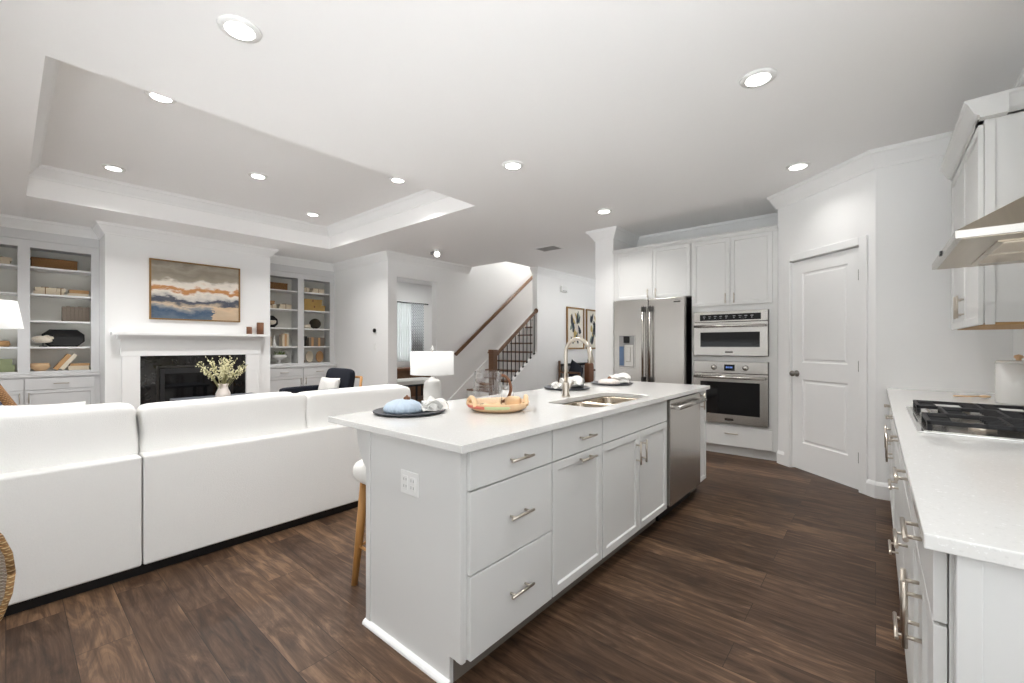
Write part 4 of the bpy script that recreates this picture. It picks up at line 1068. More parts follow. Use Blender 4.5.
# ------------------------------------------------------------------ built-in bookcases
SH = [0.93, 1.245, 1.586, 1.93, 2.275]
def bookcase(label, blabel, y0, y1, bays, xback=-8.595):
    """y0..y1 overall; bays = list of (ya, yb) clear openings"""
    yc = (y0 + y1) / 2
    t = thing('bookcase', label, 'bookcase', (XB - 0.15, yc, 0.895), 0, 'built-in bookcases')
    bm = BM(); ed = [y0] + [v for b in bays for v in b] + [y1]
    for i in range(0, len(ed), 2):
        box(bm, XB - 0.022, XB, ed[i], ed[i + 1], 0.895, ZC - 0.002)
        if i > 0 and i < len(ed) - 2: box(bm, xback + 0.02, XB - 0.022, ed[i] + 0.04, ed[i + 1] - 0.04, 0.895, 2.53)
    for a, b in bays:
        box(bm, XB - 0.022, XB, a, b, 2.51, ZC - 0.002); box(bm, XB - 0.022, XB, a, b, 0.895, 0.93)
    box(bm, xback + 0.02, XB - 0.022, y0 + 0.001, y1 - 0.001, 2.53, 2.55)
    box(bm, xback + 0.02, XB - 0.022, y0 + 0.001, y0 + 0.02, 0.895, 2.53); box(bm, xback + 0.02, XB - 0.022, y1 - 0.02, y1 - 0.001, 0.895, 2.53)
    obj('face_frame', bm, M['built'], t, world=True)
    bm = BM(); box(bm, xback + 0.001, xback + 0.02, y0 + 0.001, y1 - 0.001, 0.895, 2.55); obj('back', bm, M['shelfback'], t, world=True)
    bm = BM(); box(bm, XB, XB + 0.022, y0 + 0.001, y1 - 0.001, 2.60, 2.625); obj('top_moulding', bm, M['built'], t, world=True, bevel=0.006)
    for a, b in bays:
        for z in SH[1:]:
            bm = BM(); box(bm, xback + 0.021, XB - 0.024, a - 0.03, b + 0.03, z - 0.022, z); obj('shelf', bm, M['trim'], t, world=True, bevel=0.002)
        bm = BM(); box(bm, xback + 0.021, XB - 0.024, a - 0.03, b + 0.03, 0.895, SH[0]); obj('shelf', bm, M['built'], t, world=True)
    c = thing('base_cabinet', blabel, 'cabinet', (-8.35, yc, 0), 0, 'cabinets under the bookcases')
    carcass(c, (-8.595, XB + 0.08, y0 + 0.002, y1 - 0.002, 0.1, 0.86), M['built']); carcass(c, (-8.595, XB + 0.02, y0 + 0.002, y1 - 0.002, 0, 0.1), M['built'], 'toe_kick')
    bm = BM(); box(bm, -8.595, XB + 0.115, y0 + 0.002, y1 - 0.002, 0.86, 0.895); obj('ledge', bm, M['built'], c, world=True, bevel=0.006)
    n = len(bays); xs = [y0] + [(bays[i][1] + bays[i + 1][0]) / 2 for i in range(n - 1)] + [y1]
    for i in range(n):
        a, b = xs[i] + 0.03 * (i == 0) + 0.004, xs[i + 1] - 0.05 * (i == n - 1) - 0.004
        front(c, 'drawer', 'px', XB + 0.10, a, b, 0.70, 0.845, shaker=False, handle=(0, 0, False), m=M['built'], hl=0.14)
        s = 1 if i == 0 else -1
        front(c, 'door', 'px', XB + 0.10, a, b, 0.11, 0.695, handle=(s * ((b - a) / 2 - 0.035), 0.20, True), m=M['built'], hl=0.13)
    return t
bookcase('white built-in bookcase left of the fireplace', 'grey drawer and door cabinet under the left bookcase', -0.62, BY0 - 0.002, [(-0.475, 0.095), (0.20, 0.755)])
bookcase('white built-in bookcase right of the fireplace', 'grey drawer and door cabinet under the right bookcase', BY1 + 0.002, YH - 0.002, [(3.0, 3.516), (3.626, 4.13)])

# ------------------------------------------------------------------ things on the shelves
XSB = XB - 0.17          # middle of the shelf depth
ORD = ['first', 'second', 'third', 'fourth', 'fifth', 'sixth', 'seventh', 'eighth', 'ninth', 'tenth']
def book_bm(w, d, h):
    """flat book: w along y (spine length), d along x, h thick; spine faces +x"""
    bm = BM(); c = min(0.004, h * 0.2)
    box(bm, -d / 2, d / 2, -w / 2, w / 2, 0, c); box(bm, -d / 2, d / 2, -w / 2, w / 2, h - c, h); box(bm, d / 2 - c, d / 2, -w / 2, w / 2, c, h - c)
    box(bm, -d / 2 + 0.004, d / 2 - c, -w / 2 + 0.004, w / 2 - 0.004, c, h - c, 1)
    return bm
def flat_books(y, z, specs, label, group, x=XSB):
    """specs: (w, d, h, material key, word) from the bottom up"""
    n = len(specs)
    for i, (w, d, h, mk) in enumerate(specs):
        pos = 'bottom' if i == 0 else ('top' if i == n - 1 else ORD[i] + ' from the bottom')
        o = obj('book', book_bm(w, d, h), [M[mk], M['pages']], T=Tm(x, y + 0.006 * ((i * 37) % 3 - 1), z + 0.0005, 0.05 * ((i * 53) % 3 - 1)))
        tag(o, '%s book of %s' % (pos, label), 'book', group); z += h + 0.0004
    return z
def upright_books(y, z, hs, mats, label, group, lean=0.0, x=XSB, th=0.036, d=0.15):
    for i, h in enumerate(hs):
        bm = book_bm(h, d, th)
        T = Tm(x, y + th / 2, z + h / 2 + 0.0005) @ Matrix.Rotation(PI / 2, 4, 'X') @ Matrix.Translation((0, 0, -th / 2))
        if lean: T = Tm(x, y + th, z + 0.001) @ Matrix.Rotation(-lean, 4, 'X') @ Matrix.Translation((0, -th, 0)) @ Tm(0, th / 2, h / 2 ) @ Matrix.Rotation(PI / 2, 4, 'X') @ Matrix.Translation((0, 0, -th / 2))
        o = obj('book', bm, [M[mats[i % len(mats)]], M['pages']], T=T)
        tag(o, '%s upright book from the left %s' % (ORD[i], label), 'book', group)
        y += (th + 0.0015) / math.cos(lean)
    return y
def bundle(y, z, w, label, group, rows=2, h=0.045):
    """stack of cream books tied with twine: each book, then the twine"""
    zz = flat_books(y, z, [(w, 0.16, h, 'cream') for _ in range(rows)], label, group)
    bm = BM(); hh = zz - z + 0.002
    for a in ((-0.083, -0.081, -0.004, 0.004, 0, hh), (0.083, 0.085, -0.004, 0.004, 0, hh), (-0.083, 0.085, -0.004, 0.004, hh, hh + 0.002)): box(bm, *a)
    ring(bm, (0.0, 0.018, hh + 0.008), 0.016, 0.004, 14, 6); ring(bm, (0.0, -0.018, hh + 0.008), 0.016, 0.004, 14, 6)
    tag(obj('twine_bow', bm, M['twine'], T=Tm(XSB, y, z + 0.0005)), 'twine on %s' % label, 'twine', 'twine bows on book stacks')
def basket(y, z, w, label, h=0.12, d=0.2):
    t = thing('storage_basket', label, 'basket', (XSB, y, z + 0.0005), 0, 'brown baskets on the top shelves')
    bm = BM(); a, b = w / 2, d / 2
    for q in ((-b, b, -a, -a + 0.01, 0, h), (-b, b, a - 0.01, a, 0, h), (-b, -b + 0.01, -a, a, 0, h), (b - 0.01, b, -a, a, 0, h), (-b, b, -a, a, 0, 0.01)): box(bm, *q)
    obj('body', bm, M['darkrattan'], t, bevel=0.004)
    bm = BM(); tube(bm, [(-b, -a, h), (b, -a, h), (b, a, h), (-b, a, h), (-b, -a, h)], 0.008, 8); obj('rim', bm, M['darkrattan'], t)
def octagon_tray(y, z, w, h, label):
    """black octagonal tray leaning on the shelf back"""
    c = 0.3 * h
    pts = [(-w / 2 + c, 0), (w / 2 - c, 0), (w / 2, c), (w / 2, h - c), (w / 2 - c, h), (-w / 2 + c, h), (-w / 2, h - c), (-w / 2, c)]
    t = thing('octagonal_tray', label, 'tray', (XSB - 0.06, y, z + 0.002), 0, 'black octagonal trays leaning on the shelves')
    T = Tm(XSB - 0.06, y, z + 0.002) @ Matrix.Rotation(math.radians(-12), 4, 'Y')
    bm = BM(); prism(bm, pts, 'x', 0, 0.012); obj('panel', bm, M['black'], t, T=T)
    bm = BM(); tube(bm, [(0.016, p[0] * 0.98, 0.01 + p[1] * 0.96) for p in pts + [pts[0]]], 0.008, 8); obj('rim', bm, M['black'], t, T=T)
def coral(y, z, label, s=1.0, stand=True, mkey='coral'):
    t = thing('coral_ornament', label, 'ornament', (XSB + 0.06, y, z + 0.0005), 0, 'pale coral ornaments')
    z0 = 0.0
    if stand:
        bm = BM(); box(bm, -0.03, 0.03, -0.035, 0.035, 0, 0.012); tube(bm, [(0, 0, 0.01), (0, 0, 0.06)], 0.005, 8); obj('stand', bm, M['black'], t); z0 = 0.05
    bm = BM(); rnd = random.Random(int(y * 100))
    sq(bm, (0, 0, z0 + 0.045 * s), 0.09 * s, 0.16 * s, 0.09 * s, n=2.3, seg=8, sag=0.16)
    for i in range(9):
        a = rnd.uniform(0, 2 * PI); sq(bm, (0.03 * s * math.cos(a), 0.065 * s * math.sin(a), z0 + 0.045 * s + rnd.uniform(-0.02, 0.03) * s), 0.05 * s, 0.06 * s, 0.045 * s, n=2.2, seg=4, sag=0.15)
    obj('coral', bm, M[mkey], t)

# --- left bookcase, right bay
basket(0.42, SH[4], 0.42, 'long brown woven basket on the top shelf of the left bookcase')
bundle(0.335, SH[3], 0.19, 'cream tied stack on the left bookcase, left of the tan stack', 'cream books on the left bookcase')
bundle(0.475, SH[3], 0.085, 'small cream tied stack in the middle of the left bookcase shelf', 'cream books on the left bookcase')
flat_books(0.645, SH[3], [(0.2, 0.16, 0.04, 'cream'), (0.19, 0.15, 0.045, 'tanbook')], 'tan-topped pair on the left bookcase second shelf', 'tan and cream pair on the left bookcase')
upright_books(0.49, SH[2], [0.20, 0.205, 0.2, 0.198, 0.205, 0.2, 0.203], ['greybook'], 'in the grey-brown row on the left bookcase', 'grey-brown books on the left bookcase')
octagon_tray(0.51, SH[1], 0.40, 0.225, 'black octagonal tray on the left bookcase behind pale coral')
coral(0.315, SH[1], 'pale coral ornament on a black stand on the left bookcase', 1.05)
k = BM(); lathe(k, [(0, 0), (0.05, 0), (0.06, 0.01), (0.095, 0.055), (0.085, 0.10), (0.075, 0.10), (0.08, 0.058), (0.05, 0.02), (0, 0.018)], seg=28)
tag(obj('wooden_bowl', k, M['palewood'], T=Tm(XSB + 0.02, 0.29, SH[0] + 0.0005)), 'tan wooden bowl on the bottom shelf of the left bookcase', 'bowl')
zt = flat_books(0.655, SH[0], [(0.2, 0.16, 0.055, 'cream'), (0.19, 0.15, 0.03, 'tanbook')], 'lying pair on the bottom shelf of the left bookcase', 'lying books on the left bookcase bottom shelf')
upright_books(0.40, SH[0], [0.235, 0.24], ['tanbook', 'pages'], 'in the leaning pair on the left bookcase', 'leaning books on the left bookcase', lean=math.radians(34), th=0.045)
# --- left bookcase, left bay (cut by the photo's edge)
bundle(-0.05, SH[4], 0.19, 'cream tied stack on the top shelf at the photo edge', 'cream books at the photo edge')
flat_books(0.0, SH[0], [(0.17, 0.17, 0.085, 'greenbox'), (0.10, 0.15, 0.075, 'greenbox')], 'thick sage green pair at the photo edge', 'sage green books')
k = BM(); lathe(k, [(0, 0), (0.05, 0), (0.07, 0.03), (0.06, 0.07), (0.05, 0.075), (0, 0.07)], seg=24)
tag(obj('beige_pot', k, M['tanbook'], T=Tm(XSB, -0.03, SH[1] + 0.0005)), 'low beige pot on the left bookcase at the photo edge', 'pot')
# --- right bookcase, left bay
basket(3.18, SH[4], 0.36, 'long brown woven basket on the top shelf of the right bookcase')
bundle(3.10, SH[3], 0.17, 'cream stack under the tan box on the right bookcase', 'cream books on the right bookcase second shelf', rows=1, h=0.06)
k = BM(); box(k, -0.06, 0.06, -0.06, 0.06, 0, 0.055); box(k, -0.064, 0.064, -0.064, 0.064, 0.04, 0.058)
tag(obj('tan_box', k, M['tanbook'], T=Tm(XSB, 3.09, SH[3] + 0.082), bevel=0.002), 'small tan lidded box on top of a cream stack', 'box')
bundle(3.335, SH[3], 0.21, 'cream tied stack beside the tan box on the right bookcase', 'cream books on the right bookcase second shelf')
octagon_tray(3.10, SH[2], 0.30, 0.215, 'black octagonal tray on the right bookcase behind white coral')
coral(3.09, SH[2] , 'white coral on the right bookcase in front of the black tray', 0.9)
k = BM(); lathe(k, [(0, 0), (0.042, 0), (0.04, 0.02), (0.016, 0.15), (0.014, 0.185), (0.02, 0.2), (0, 0.205)], seg=20)
tag(obj('white_bottle_vase', k, M['whiteceramic'], T=Tm(XSB, 3.165, SH[1] + 0.0005)), 'slim white bottle vase on the right bookcase', 'vase')
upright_books(3.02, SH[1], [0.19, 0.175], ['tanbook', 'cream'], 'in the pair beside the white bottle vase', 'tan books beside the bottle vase')
upright_books(3.28, SH[1], [0.22, 0.235, 0.225], ['cream', 'tanbook', 'cream'], 'in the tan trio on the right bookcase', 'tan trio on the right bookcase')
t = thing('footed_bowl', 'white footed bowl on the bottom shelf of the right bookcase', 'bowl', (XSB + 0.03, 3.24, SH[0] + 0.0005))
k = BM(); lathe(k, [(0, 0), (0.055, 0), (0.05, 0.012), (0.03, 0.03), (0.03, 0.075), (0.06, 0.088), (0.125, 0.105), (0.13, 0.165), (0.122, 0.165), (0.115, 0.115), (0, 0.105)], seg=32); obj('bowl', k, M['whiteceramic'], t)
k = BM(); rnd = random.Random(5)
for i in range(22):
    a, r = rnd.uniform(0, 2 * PI), rnd.uniform(0.01, 0.09)
    h = rnd.uniform(0.06, 0.12); p0 = Vector((r * math.cos(a) * 0.6, r * math.sin(a) * 0.6, 0.115)); p1 = Vector((r * 1.2 * math.cos(a), r * 1.2 * math.sin(a), 0.12 + h))
    tube(k, [p0, (p0 + p1) / 2, p1], [0.004, 0.012, 0.002], 5)
tag(obj('succulent_plant', k, M['leafgreen'], T=Tm(XSB + 0.03, 3.24, SH[0] + 0.0005)), 'small green plant growing in the white footed bowl', 'plant')
# --- right bookcase, right bay
bundle(3.705, SH[4], 0.13, 'cream tied stack on the right bookcase top shelf, beside the mullion', 'cream books on the right bookcase top shelf')
bundle(3.945, SH[4], 0.23, 'wider cream tied stack on the right bookcase top shelf', 'cream books on the right bookcase top shelf')
for i, (w, lb) in enumerate(((0.42, 'lower ochre lidded box on the right bookcase'), (0.36, 'upper ochre lidded box on the right bookcase'))):
    t = thing('ochre_box', lb, 'box', (XSB, 3.86 - 0.03 * i, SH[3] + 0.0008 + i * 0.112), 0, 'ochre boxes on the right bookcase')
    k = BM(); box(k, -0.085, 0.085, -w / 2, w / 2, 0, 0.08); obj('body', k, M['ochre'], t, bevel=0.003)
    k = BM(); box(k, -0.09, 0.09, -w / 2 - 0.005, w / 2 + 0.005, 0.08, 0.11); obj('lid', k, M['ochre'], t, bevel=0.003)
    k = BM(); box(k, 0.09, 0.093, -0.012, 0.012, 0.06, 0.095); obj('clasp', k, M['leather'], t)
coral(3.72, SH[2], 'white coral on the right bookcase beside the dark woven ball', 0.85, stand=False)
k = BM(); lathe(k, [(0, 0)] + [(0.105 * math.sin(a), 0.1 - 0.1 * math.cos(a)) for a in [PI * i / 16 for i in range(1, 16)]] + [(0, 0.2)], seg=32)
tag(obj('woven_ball', k, weave_mat('dark_woven_ball', srgb(30, 26, 20), srgb(96, 84, 60), 22), T=Tm(XSB, 3.915, SH[2] + 0.0005)), 'dark round woven ball on the right bookcase', 'ornament')
k = BM(); lathe(k, [(0, 0), (0.035, 0), (0.03, 0.05), (0.02, 0.1), (0.045, 0.14), (0.05, 0.19), (0.04, 0.19), (0.03, 0.14), (0, 0.12)], seg=20)
tag(obj('dark_goblet', k, M['darksteel'], T=Tm(XSB + 0.02, 3.70, SH[1] + 0.0005)), 'dark goblet vase on the right bookcase beside upright books', 'vase')
upright_books(3.765, SH[1], [0.17, 0.175, 0.165, 0.172, 0.168, 0.175, 0.17], ['greybook', 'tanbook', 'greybook'], 'in the brown row on the right bookcase', 'brown row on the right bookcase', th=0.042)
for y, lb in ((3.80, 'pale oval wooden board leaning on the right bookcase bottom shelf'), (4.00, 'tan oval wooden board leaning at the right bookcase end')):
    k = BM(); pts = [(0.075 * math.cos(a), 0.115 + 0.115 * math.sin(a)) for a in [2 * PI * i / 28 for i in range(28)]]
    prism(k, pts, 'x', 0, 0.018)
    tag(obj('oval_board', k, M['cream'] if y < 3.9 else M['tanbook'], T=Tm(XSB - 0.03, y, SH[0] + 0.003, 0, math.radians(-14), math.radians(-15)), bevel=0.004), lb, 'board', 'oval boards on the bottom shelf')
k = BM(); lathe(k, [(0, 0), (0.03, 0), (0.034, 0.02), (0.022, 0.07), (0.026, 0.085), (0, 0.085)], seg=18)
tag(obj('brown_vase', k, M['leather'], T=Tm(XSB, 3.68, SH[0] + 0.0005)), 'tiny brown vase on the right bookcase bottom shelf', 'vase')

# ------------------------------------------------------------------ sofa
SXB, SY_0, SY_M, SY_1 = -3.06, -1.35, 0.485, 2.29
t = thing('sofa', 'large white linen sectional sofa with its back to the island', 'sofa', (-3.6, 0.5, 0))
for y0, y1 in ((SY_0, SY_M - 0.003), (SY_M + 0.003, SY_1)):
    bm = BM(); box(bm, SXB - 0.16, SXB, y0, y1, 0.055, 0.655); obj('back_panel', bm, M['sofa'], t, world=True, bevel=0.012, seg=3)
    bm = BM(); box(bm, SXB - 0.98, SXB - 0.16, y0, y1, 0.055, 0.30); obj('seat_base', bm, M['sofa'], t, world=True, bevel=0.02, seg=3, smooth=True)
bm = BM(); box(bm, SXB - 0.95, SXB - 0.03, SY_0 + 0.03, SY_1 - 0.03, 0.0, 0.055); obj('plinth', bm, M['black'], t, world=True)
bm = BM(); box(bm, SXB - 0.98, SXB - 0.16, SY_1 - 0.17, SY_1, 0.30, 0.60); obj('arm', bm, M['sofa'], t, world=True, bevel=0.03, seg=4, smooth=True)
for y0, y1 in ((SY_0, -0.43), (-0.43, 0.488), (0.488, 1.30), (1.30, SY_1 - 0.17)):
    bm = BM(); sq(bm, (SXB - 0.60, (y0 + y1) / 2, 0.385), 0.80, (y1 - y0) - 0.006, 0.18, n=9, seg=12, sag=0.012); obj('seat_cushion', bm, M['sofa'], t, world=True)
for y0, y1, zt in ((SY_0, -0.43, 0.925), (-0.43, 0.490, 0.93), (0.494, 1.42, 0.915), (1.425, SY_1 + 0.06, 0.905)):
    zc, hh = (0.46 + zt) / 2, zt - 0.46
    bm = BM(); sq(bm, (SXB - 0.235, (y0 + y1) / 2, zc), 0.27, (y1 - y0) - 0.006, hh, n=16, seg=22, sag=0.03); obj('back_cushion', bm, M['sofa'], t, world=True)
# throw pillows on the sofa
bm = BM(); pillow_bm(bm, 0.5, 0.5, 0.17)
tag(obj('throw_pillow', bm, M['pillow'], T=Tm(SXB - 0.52, 0.045, 0.70, PI / 2, math.radians(-14), math.radians(4))), 'white throw pillow poking up behind the sofa back', 'pillow')
t = thing('woven_pillow', 'navy patterned pillow with a tan woven border at the photo edge', 'pillow', (SXB - 0.62, -0.16, 0.5))
T = Tm(SXB - 0.72, -0.165, 0.83, PI / 2, math.radians(-8), math.radians(-26.6))
bm = BM(); pillow_bm(bm, 0.42, 0.42, 0.15); obj('cushion', bm, weave_mat('navy_white_stripe', srgb(40, 52, 84), srgb(214, 214, 214), 14, 0.9, 0.2), t, T=T)
bm = BM(); tube(bm, [(x * 0.205, 0, z * 0.205) for x, z in ((-1, -1), (0, -0.95), (1, -1), (0.95, 0), (1, 1), (0, 0.95), (-1, 1), (-0.95, 0), (-1, -1))], 0.032, 10); obj('border', bm, M['darkrattan'], t, T=T)

# ------------------------------------------------------------------ lamps and small tables
t = thing('lamp_table', 'low white side table at the end of the sofa under the white lamp', 'table', (-3.36, 2.74, 0))
bm = BM(); box(bm, -0.24, 0.24, -0.24, 0.24, 0.60, 0.63); obj('top', bm, M['whiteceramic'], t, bevel=0.004)
for x in (-0.2, 0.2):
    for y in (-0.2, 0.2):
        bm = BM(); box(bm, x - 0.016, x + 0.016, y - 0.016, y + 0.016, 0, 0.60); obj('leg', bm, M['brownwood'], t)
t = thing('table_lamp', 'white ceramic table lamp with a wide white drum shade', 'lamp', (-3.36, 2.74, 0.631))
k = BM(); lathe(k, [(0, 0), (0.07, 0), (0.078, 0.01), (0.088, 0.10), (0.088, 0.2), (0.08, 0.268), (0.058, 0.297), (0.024, 0.306), (0.02, 0.32), (0, 0.32)], seg=32); obj('base', k, M['whiteceramic'], t)
k = BM(); lathe(k, [(0.214, 0.345), (0.211, 0.572), (0.206, 0.572), (0.209, 0.345), (0.214, 0.345)], seg=40); obj('lamp_shade', k, M['shade'], t)
k = BM(); tube(k, [(0, 0, 0.31), (0, 0, 0.585)], 0.005, 8)
for i in range(3): tube(k, [(0, 0, 0.565), (0.208 * math.cos(i * 2.094), 0.208 * math.sin(i * 2.094), 0.565)], 0.0025, 6)
obj('harp', k, M['nickel'], t)
k = BM(); lathe(k, [(0, 0.58), (0.012, 0.583), (0.016, 0.598), (0.007, 0.612), (0.011, 0.624), (0, 0.636)], seg=14); obj('finial', k, M['whiteceramic'], t)
# floor lamp at the left edge
t = thing('floor_lamp', 'floor lamp whose white shade shows at the photo edge by the left bookcase', 'lamp', (-6.31, -0.16, 0))
k = BM(); lathe(k, [(0, 0), (0.15, 0), (0.15, 0.02), (0.02, 0.035), (0, 0.035)], seg=28); obj('base', k, M['nickel'], t)
k = BM(); tube(k, [(0, 0, 0.03), (0, 0, 1.62)], 0.010, 10); obj('pole', k, M['nickel'], t)
k = BM(); lathe(k, [(0.275, 1.425), (0.235, 1.685), (0.230, 1.685), (0.27, 1.425), (0.275, 1.425)], seg=44); obj('lamp_shade', k, M['shade'], t)
k = BM()
for i in range(3): tube(k, [(0, 0, 1.61), (0.225 * math.cos(i * 2.094 + 0.4), 0.225 * math.sin(i * 2.094 + 0.4), 1.61)], 0.003, 6)
obj('shade_ring', k, M['nickel'], t)
# coffee table with vase
t = thing('coffee_table', 'slate grey table between the sofa and the fireplace', 'table', (-6.35, 1.78, 0))
k = BM(); box(k, -0.36, 0.36, -0.46, 0.46, 0.57, 0.60); obj('top', k, M['table'], t, bevel=0.004)
for x in (-0.32, 0.32):
    for y in (-0.41, 0.41):
        k = BM(); box(k, x - 0.02, x + 0.02, y - 0.02, y + 0.02, 0, 0.57); obj('leg', k, M['iron'], t)
VX, VY = -6.2, 1.75
k = BM(); lathe(k, [(0, 0), (0.062, 0), (0.082, 0.02), (0.078, 0.07), (0.056, 0.12), (0.05, 0.15), (0.062, 0.185), (0.055, 0.185), (0.043, 0.15), (0.05, 0.12), (0.07, 0.07), (0.06, 0.02), (0, 0.015)], seg=28)
tag(obj('vase', k, M['pinkbowl'], T=Tm(VX, VY, 0.601)), 'small white vase holding dried flowers on the slate table', 'vase')
t = thing('dried_flowers', 'pale green dried flower spray in the white vase', 'plant', (VX, VY, 0.76))
ks, kt = BM(), BM(); rnd = random.Random(11)
for i in range(46):
    a = rnd.uniform(0, 2 * PI); sp = rnd.uniform(0.03, 0.27); h = rnd.uniform(0.16, 0.36)
    p0 = Vector((rnd.uniform(-0.02, 0.02), rnd.uniform(-0.02, 0.02), -0.10)); p2 = Vector((sp * math.cos(a) * 0.8, sp * math.sin(a) * 1.15, h))
    p1 = p0.lerp(p2, 0.5) + Vector((0, 0, 0.05))
    tube(ks, [p0, p1, p2], 0.0022, 5)
    for j in range(9):
        s = 0.45 + 0.6 * j / 9; c = (p1.lerp(p2, (s - 0.45) / 0.55) if s > 0.45 else p1) + Vector((rnd.gauss(0, 0.014), rnd.gauss(0, 0.014), rnd.gauss(0, 0.012)))
        sq(kt, c, rnd.uniform(0.010, 0.02), rnd.uniform(0.010, 0.02), rnd.uniform(0.012, 0.026), n=2, seg=1)
obj('stem', ks, M['stem'], t)
fl = obj('blossom', kt, M['pampas'], t); fl['kind'] = 'stuff'

# ------------------------------------------------------------------ navy armchair
AX, AY, AR = -6.12, 2.88, math.radians(6)
t = thing('armchair', 'navy armchair with honey wood frame by the right bookcase', 'chair', (AX, AY, 0), AR)
TA = Tm(AX, AY, 0, AR)
k = BM(); sq(k, (0, -0.02, 0.42), 0.62, 0.66, 0.17, n=7, seg=10); obj('seat', k, M['navy'], t, T=TA)
k = BM(); sq(k, (0, 0.36, 0.66), 0.60, 0.14, 0.52, n=6, seg=12, T=Matrix.Rotation(math.radians(-10), 4, 'X')); obj('backrest', k, M['navy'], t, T=TA)
for s in (-1, 1):
    k = BM(); sq(k, (s * 0.345, 0.0, 0.61), 0.09, 0.68, 0.10, n=5, seg=10); obj('arm_pad', k, M['navy'], t, T=TA)
    k = BM(); tube(k, [(s * 0.36, -0.40, 0.60), (s * 0.365, -0.36, 0.535), (s * 0.365, 0.3, 0.535), (s * 0.365, 0.47, 0.64), (s * 0.35, 0.50, 0.80)], [0.018, 0.022, 0.022, 0.022, 0.02], 10); obj('arm_frame', k, M['honey'], t, T=TA)
    for y0, y1 in ((-0.33, -0.38), (0.33, 0.43)):
        k = BM(); tube(k, [(s * 0.365, y0, 0.535), (s * 0.365, y1, 0)], [0.022, 0.014], 10); obj('leg', k, M['honey'], t, T=TA)
k = BM(); tube(k, [(-0.35, 0.50, 0.79), (0.35, 0.50, 0.79)], 0.018, 10); obj('back_rail', k, M['honey'], t, T=TA)
bm = BM(); pillow_bm(bm, 0.46, 0.30, 0.13)
mp = mat('dashed_white_cotton', srgb(228, 226, 222), 0.95, noise=0.12, nscale=24, stretch=(1, 1, 3))
tag(obj('lumbar_pillow', bm, mp, T=TA @ Tm(0.02, 0.18, 0.645, 0, math.radians(-14))), 'white lumbar pillow with grey dashes on the navy armchair', 'pillow')

# ------------------------------------------------------------------ rattan chair at the left edge
RX, RY = -2.28, -0.245
t = thing('rattan_chair', 'oval-backed woven rattan chair cut by the photo edge behind the sofa', 'chair', (RX, RY, 0))
def oval_back(a, b, zc, x0, bow, th, n=14, m=28):
    bm = BM(); L = []
    for lay in (0, 1):
        rows = [[bm.verts.new((x0 - lay * th, 0, zc))]]
        for i in range(1, n + 1):
            rr = i / n
            rows.append([bm.verts.new((x0 - lay * th - bow * (rr * math.cos(2 * PI * k / m)) ** 2, a * rr * math.cos(2 * PI * k / m), zc + b * rr * math.sin(2 * PI * k / m))) for k in range(m)])
        for A, B in zip(rows, rows[1:]):
            for k in range(m):
                f = bm.faces.new((A[0], B[k], B[(k + 1) % m]) if len(A) == 1 else (A[k], B[k], B[(k + 1) % m], A[(k + 1) % m])); f.smooth = True
        L.append(rows)
    for k in range(m): bm.faces.new((L[0][-1][k], L[0][-1][(k + 1) % m], L[1][-1][(k + 1) % m], L[1][-1][k]))
    return bm, [tuple(v.co + Vector((th / 2 * -1, 0, 0))) for v in L[0][-1]]
b2, edge = oval_back(0.253, 0.283, 0.545, 0.26, 0.05, 0.02)
bo = obj('backrest', b2, M['rattanpale'], t, T=Tm(RX, RY, 0))
k = BM(); tube(k, edge + [edge[0]], 0.013, 10); obj('braided_border', k, M['rattan'], bo, T=Tm(RX, RY, 0))
k = BM(); sq(k, (0.0, 0, 0.42), 0.46, 0.48, 0.09, n=4, seg=8); obj('seat', k, M['rattanpale'], t, T=Tm(RX, RY, 0))
for sx, sy in ((1, 1), (1, -1), (-1, 1), (-1, -1)):
    k = BM(); tube(k, [(0.17 * sx, 0.18 * sy, 0.40), (0.21 * sx, 0.21 * sy, 0)], [0.018, 0.014], 10); obj('leg', k, M['rattan'], t, T=Tm(RX, RY, 0))

# ------------------------------------------------------------------ stairs
NY0, NZ0, RUN, RISE = 5.80, 0.19, 0.27, 0.189
NST = 13
t = thing('staircase', 'white staircase with dark wood treads rising behind the hallway wall', 'stairs', ((XS + XH) / 2, 7, 0))
for i in range(NST):
    y, z = NY0 + RUN * i, NZ0 + RISE * i
    k = BM(); box(k, XS + 0.022, XH - 0.122 if y > 6.8 else XH - 0.045, y - 0.03, y + RUN, z - 0.03, z); obj('tread', k, M['brownwood'], t, world=True, bevel=0.008)
    k = BM(); box(k, XS + 0.022, XH - 0.122 if y > 6.8 else XH - 0.045, y, y + 0.018, max(0.0, z - RISE), z - 0.03); obj('riser', k, M['trim'], t, world=True)
def zst(y): return NZ0 + (y - NY0) * RISE / RUN
k = BM(); prism(k, [(NY0 - 0.15, 0), (7.049, 0), (7.049, zst(7.049) + 0.05), (NY0 - 0.1, zst(NY0 - 0.1) + 0.05)], 'x', XH - 0.045, XH); obj('stringer', k, M['trim'], t, world=True)
k = BM(); prism(k, [(NY0 - 0.1, zst(NY0 - 0.1) + 0.05), (7.049, zst(7.049) + 0.05), (7.049, zst(7.049) + 0.07), (NY0 - 0.1, zst(NY0 - 0.1) + 0.07)], 'x', XH - 0.065, XH + 0.02); obj('stringer_cap', k, M['trim'], t, world=True)
ye = NY0 + RUN * NST
k = BM(); prism(k, [(NY0 - 0.35, 0), (NY0 - 0.1, 0), (ye, zst(ye) - 0.25), (ye, zst(ye) + 0.17), (NY0 - 0.35, 0.11)], 'x', XS + 0.001, XS + 0.02); obj('skirt_board', k, M['trim'], t, world=True)
NX = XH - 0.02
t = thing('stair_balustrade', 'brown newel post and sloping rail with thin black balusters', 'railing', (NX, 6.4, 0.1))
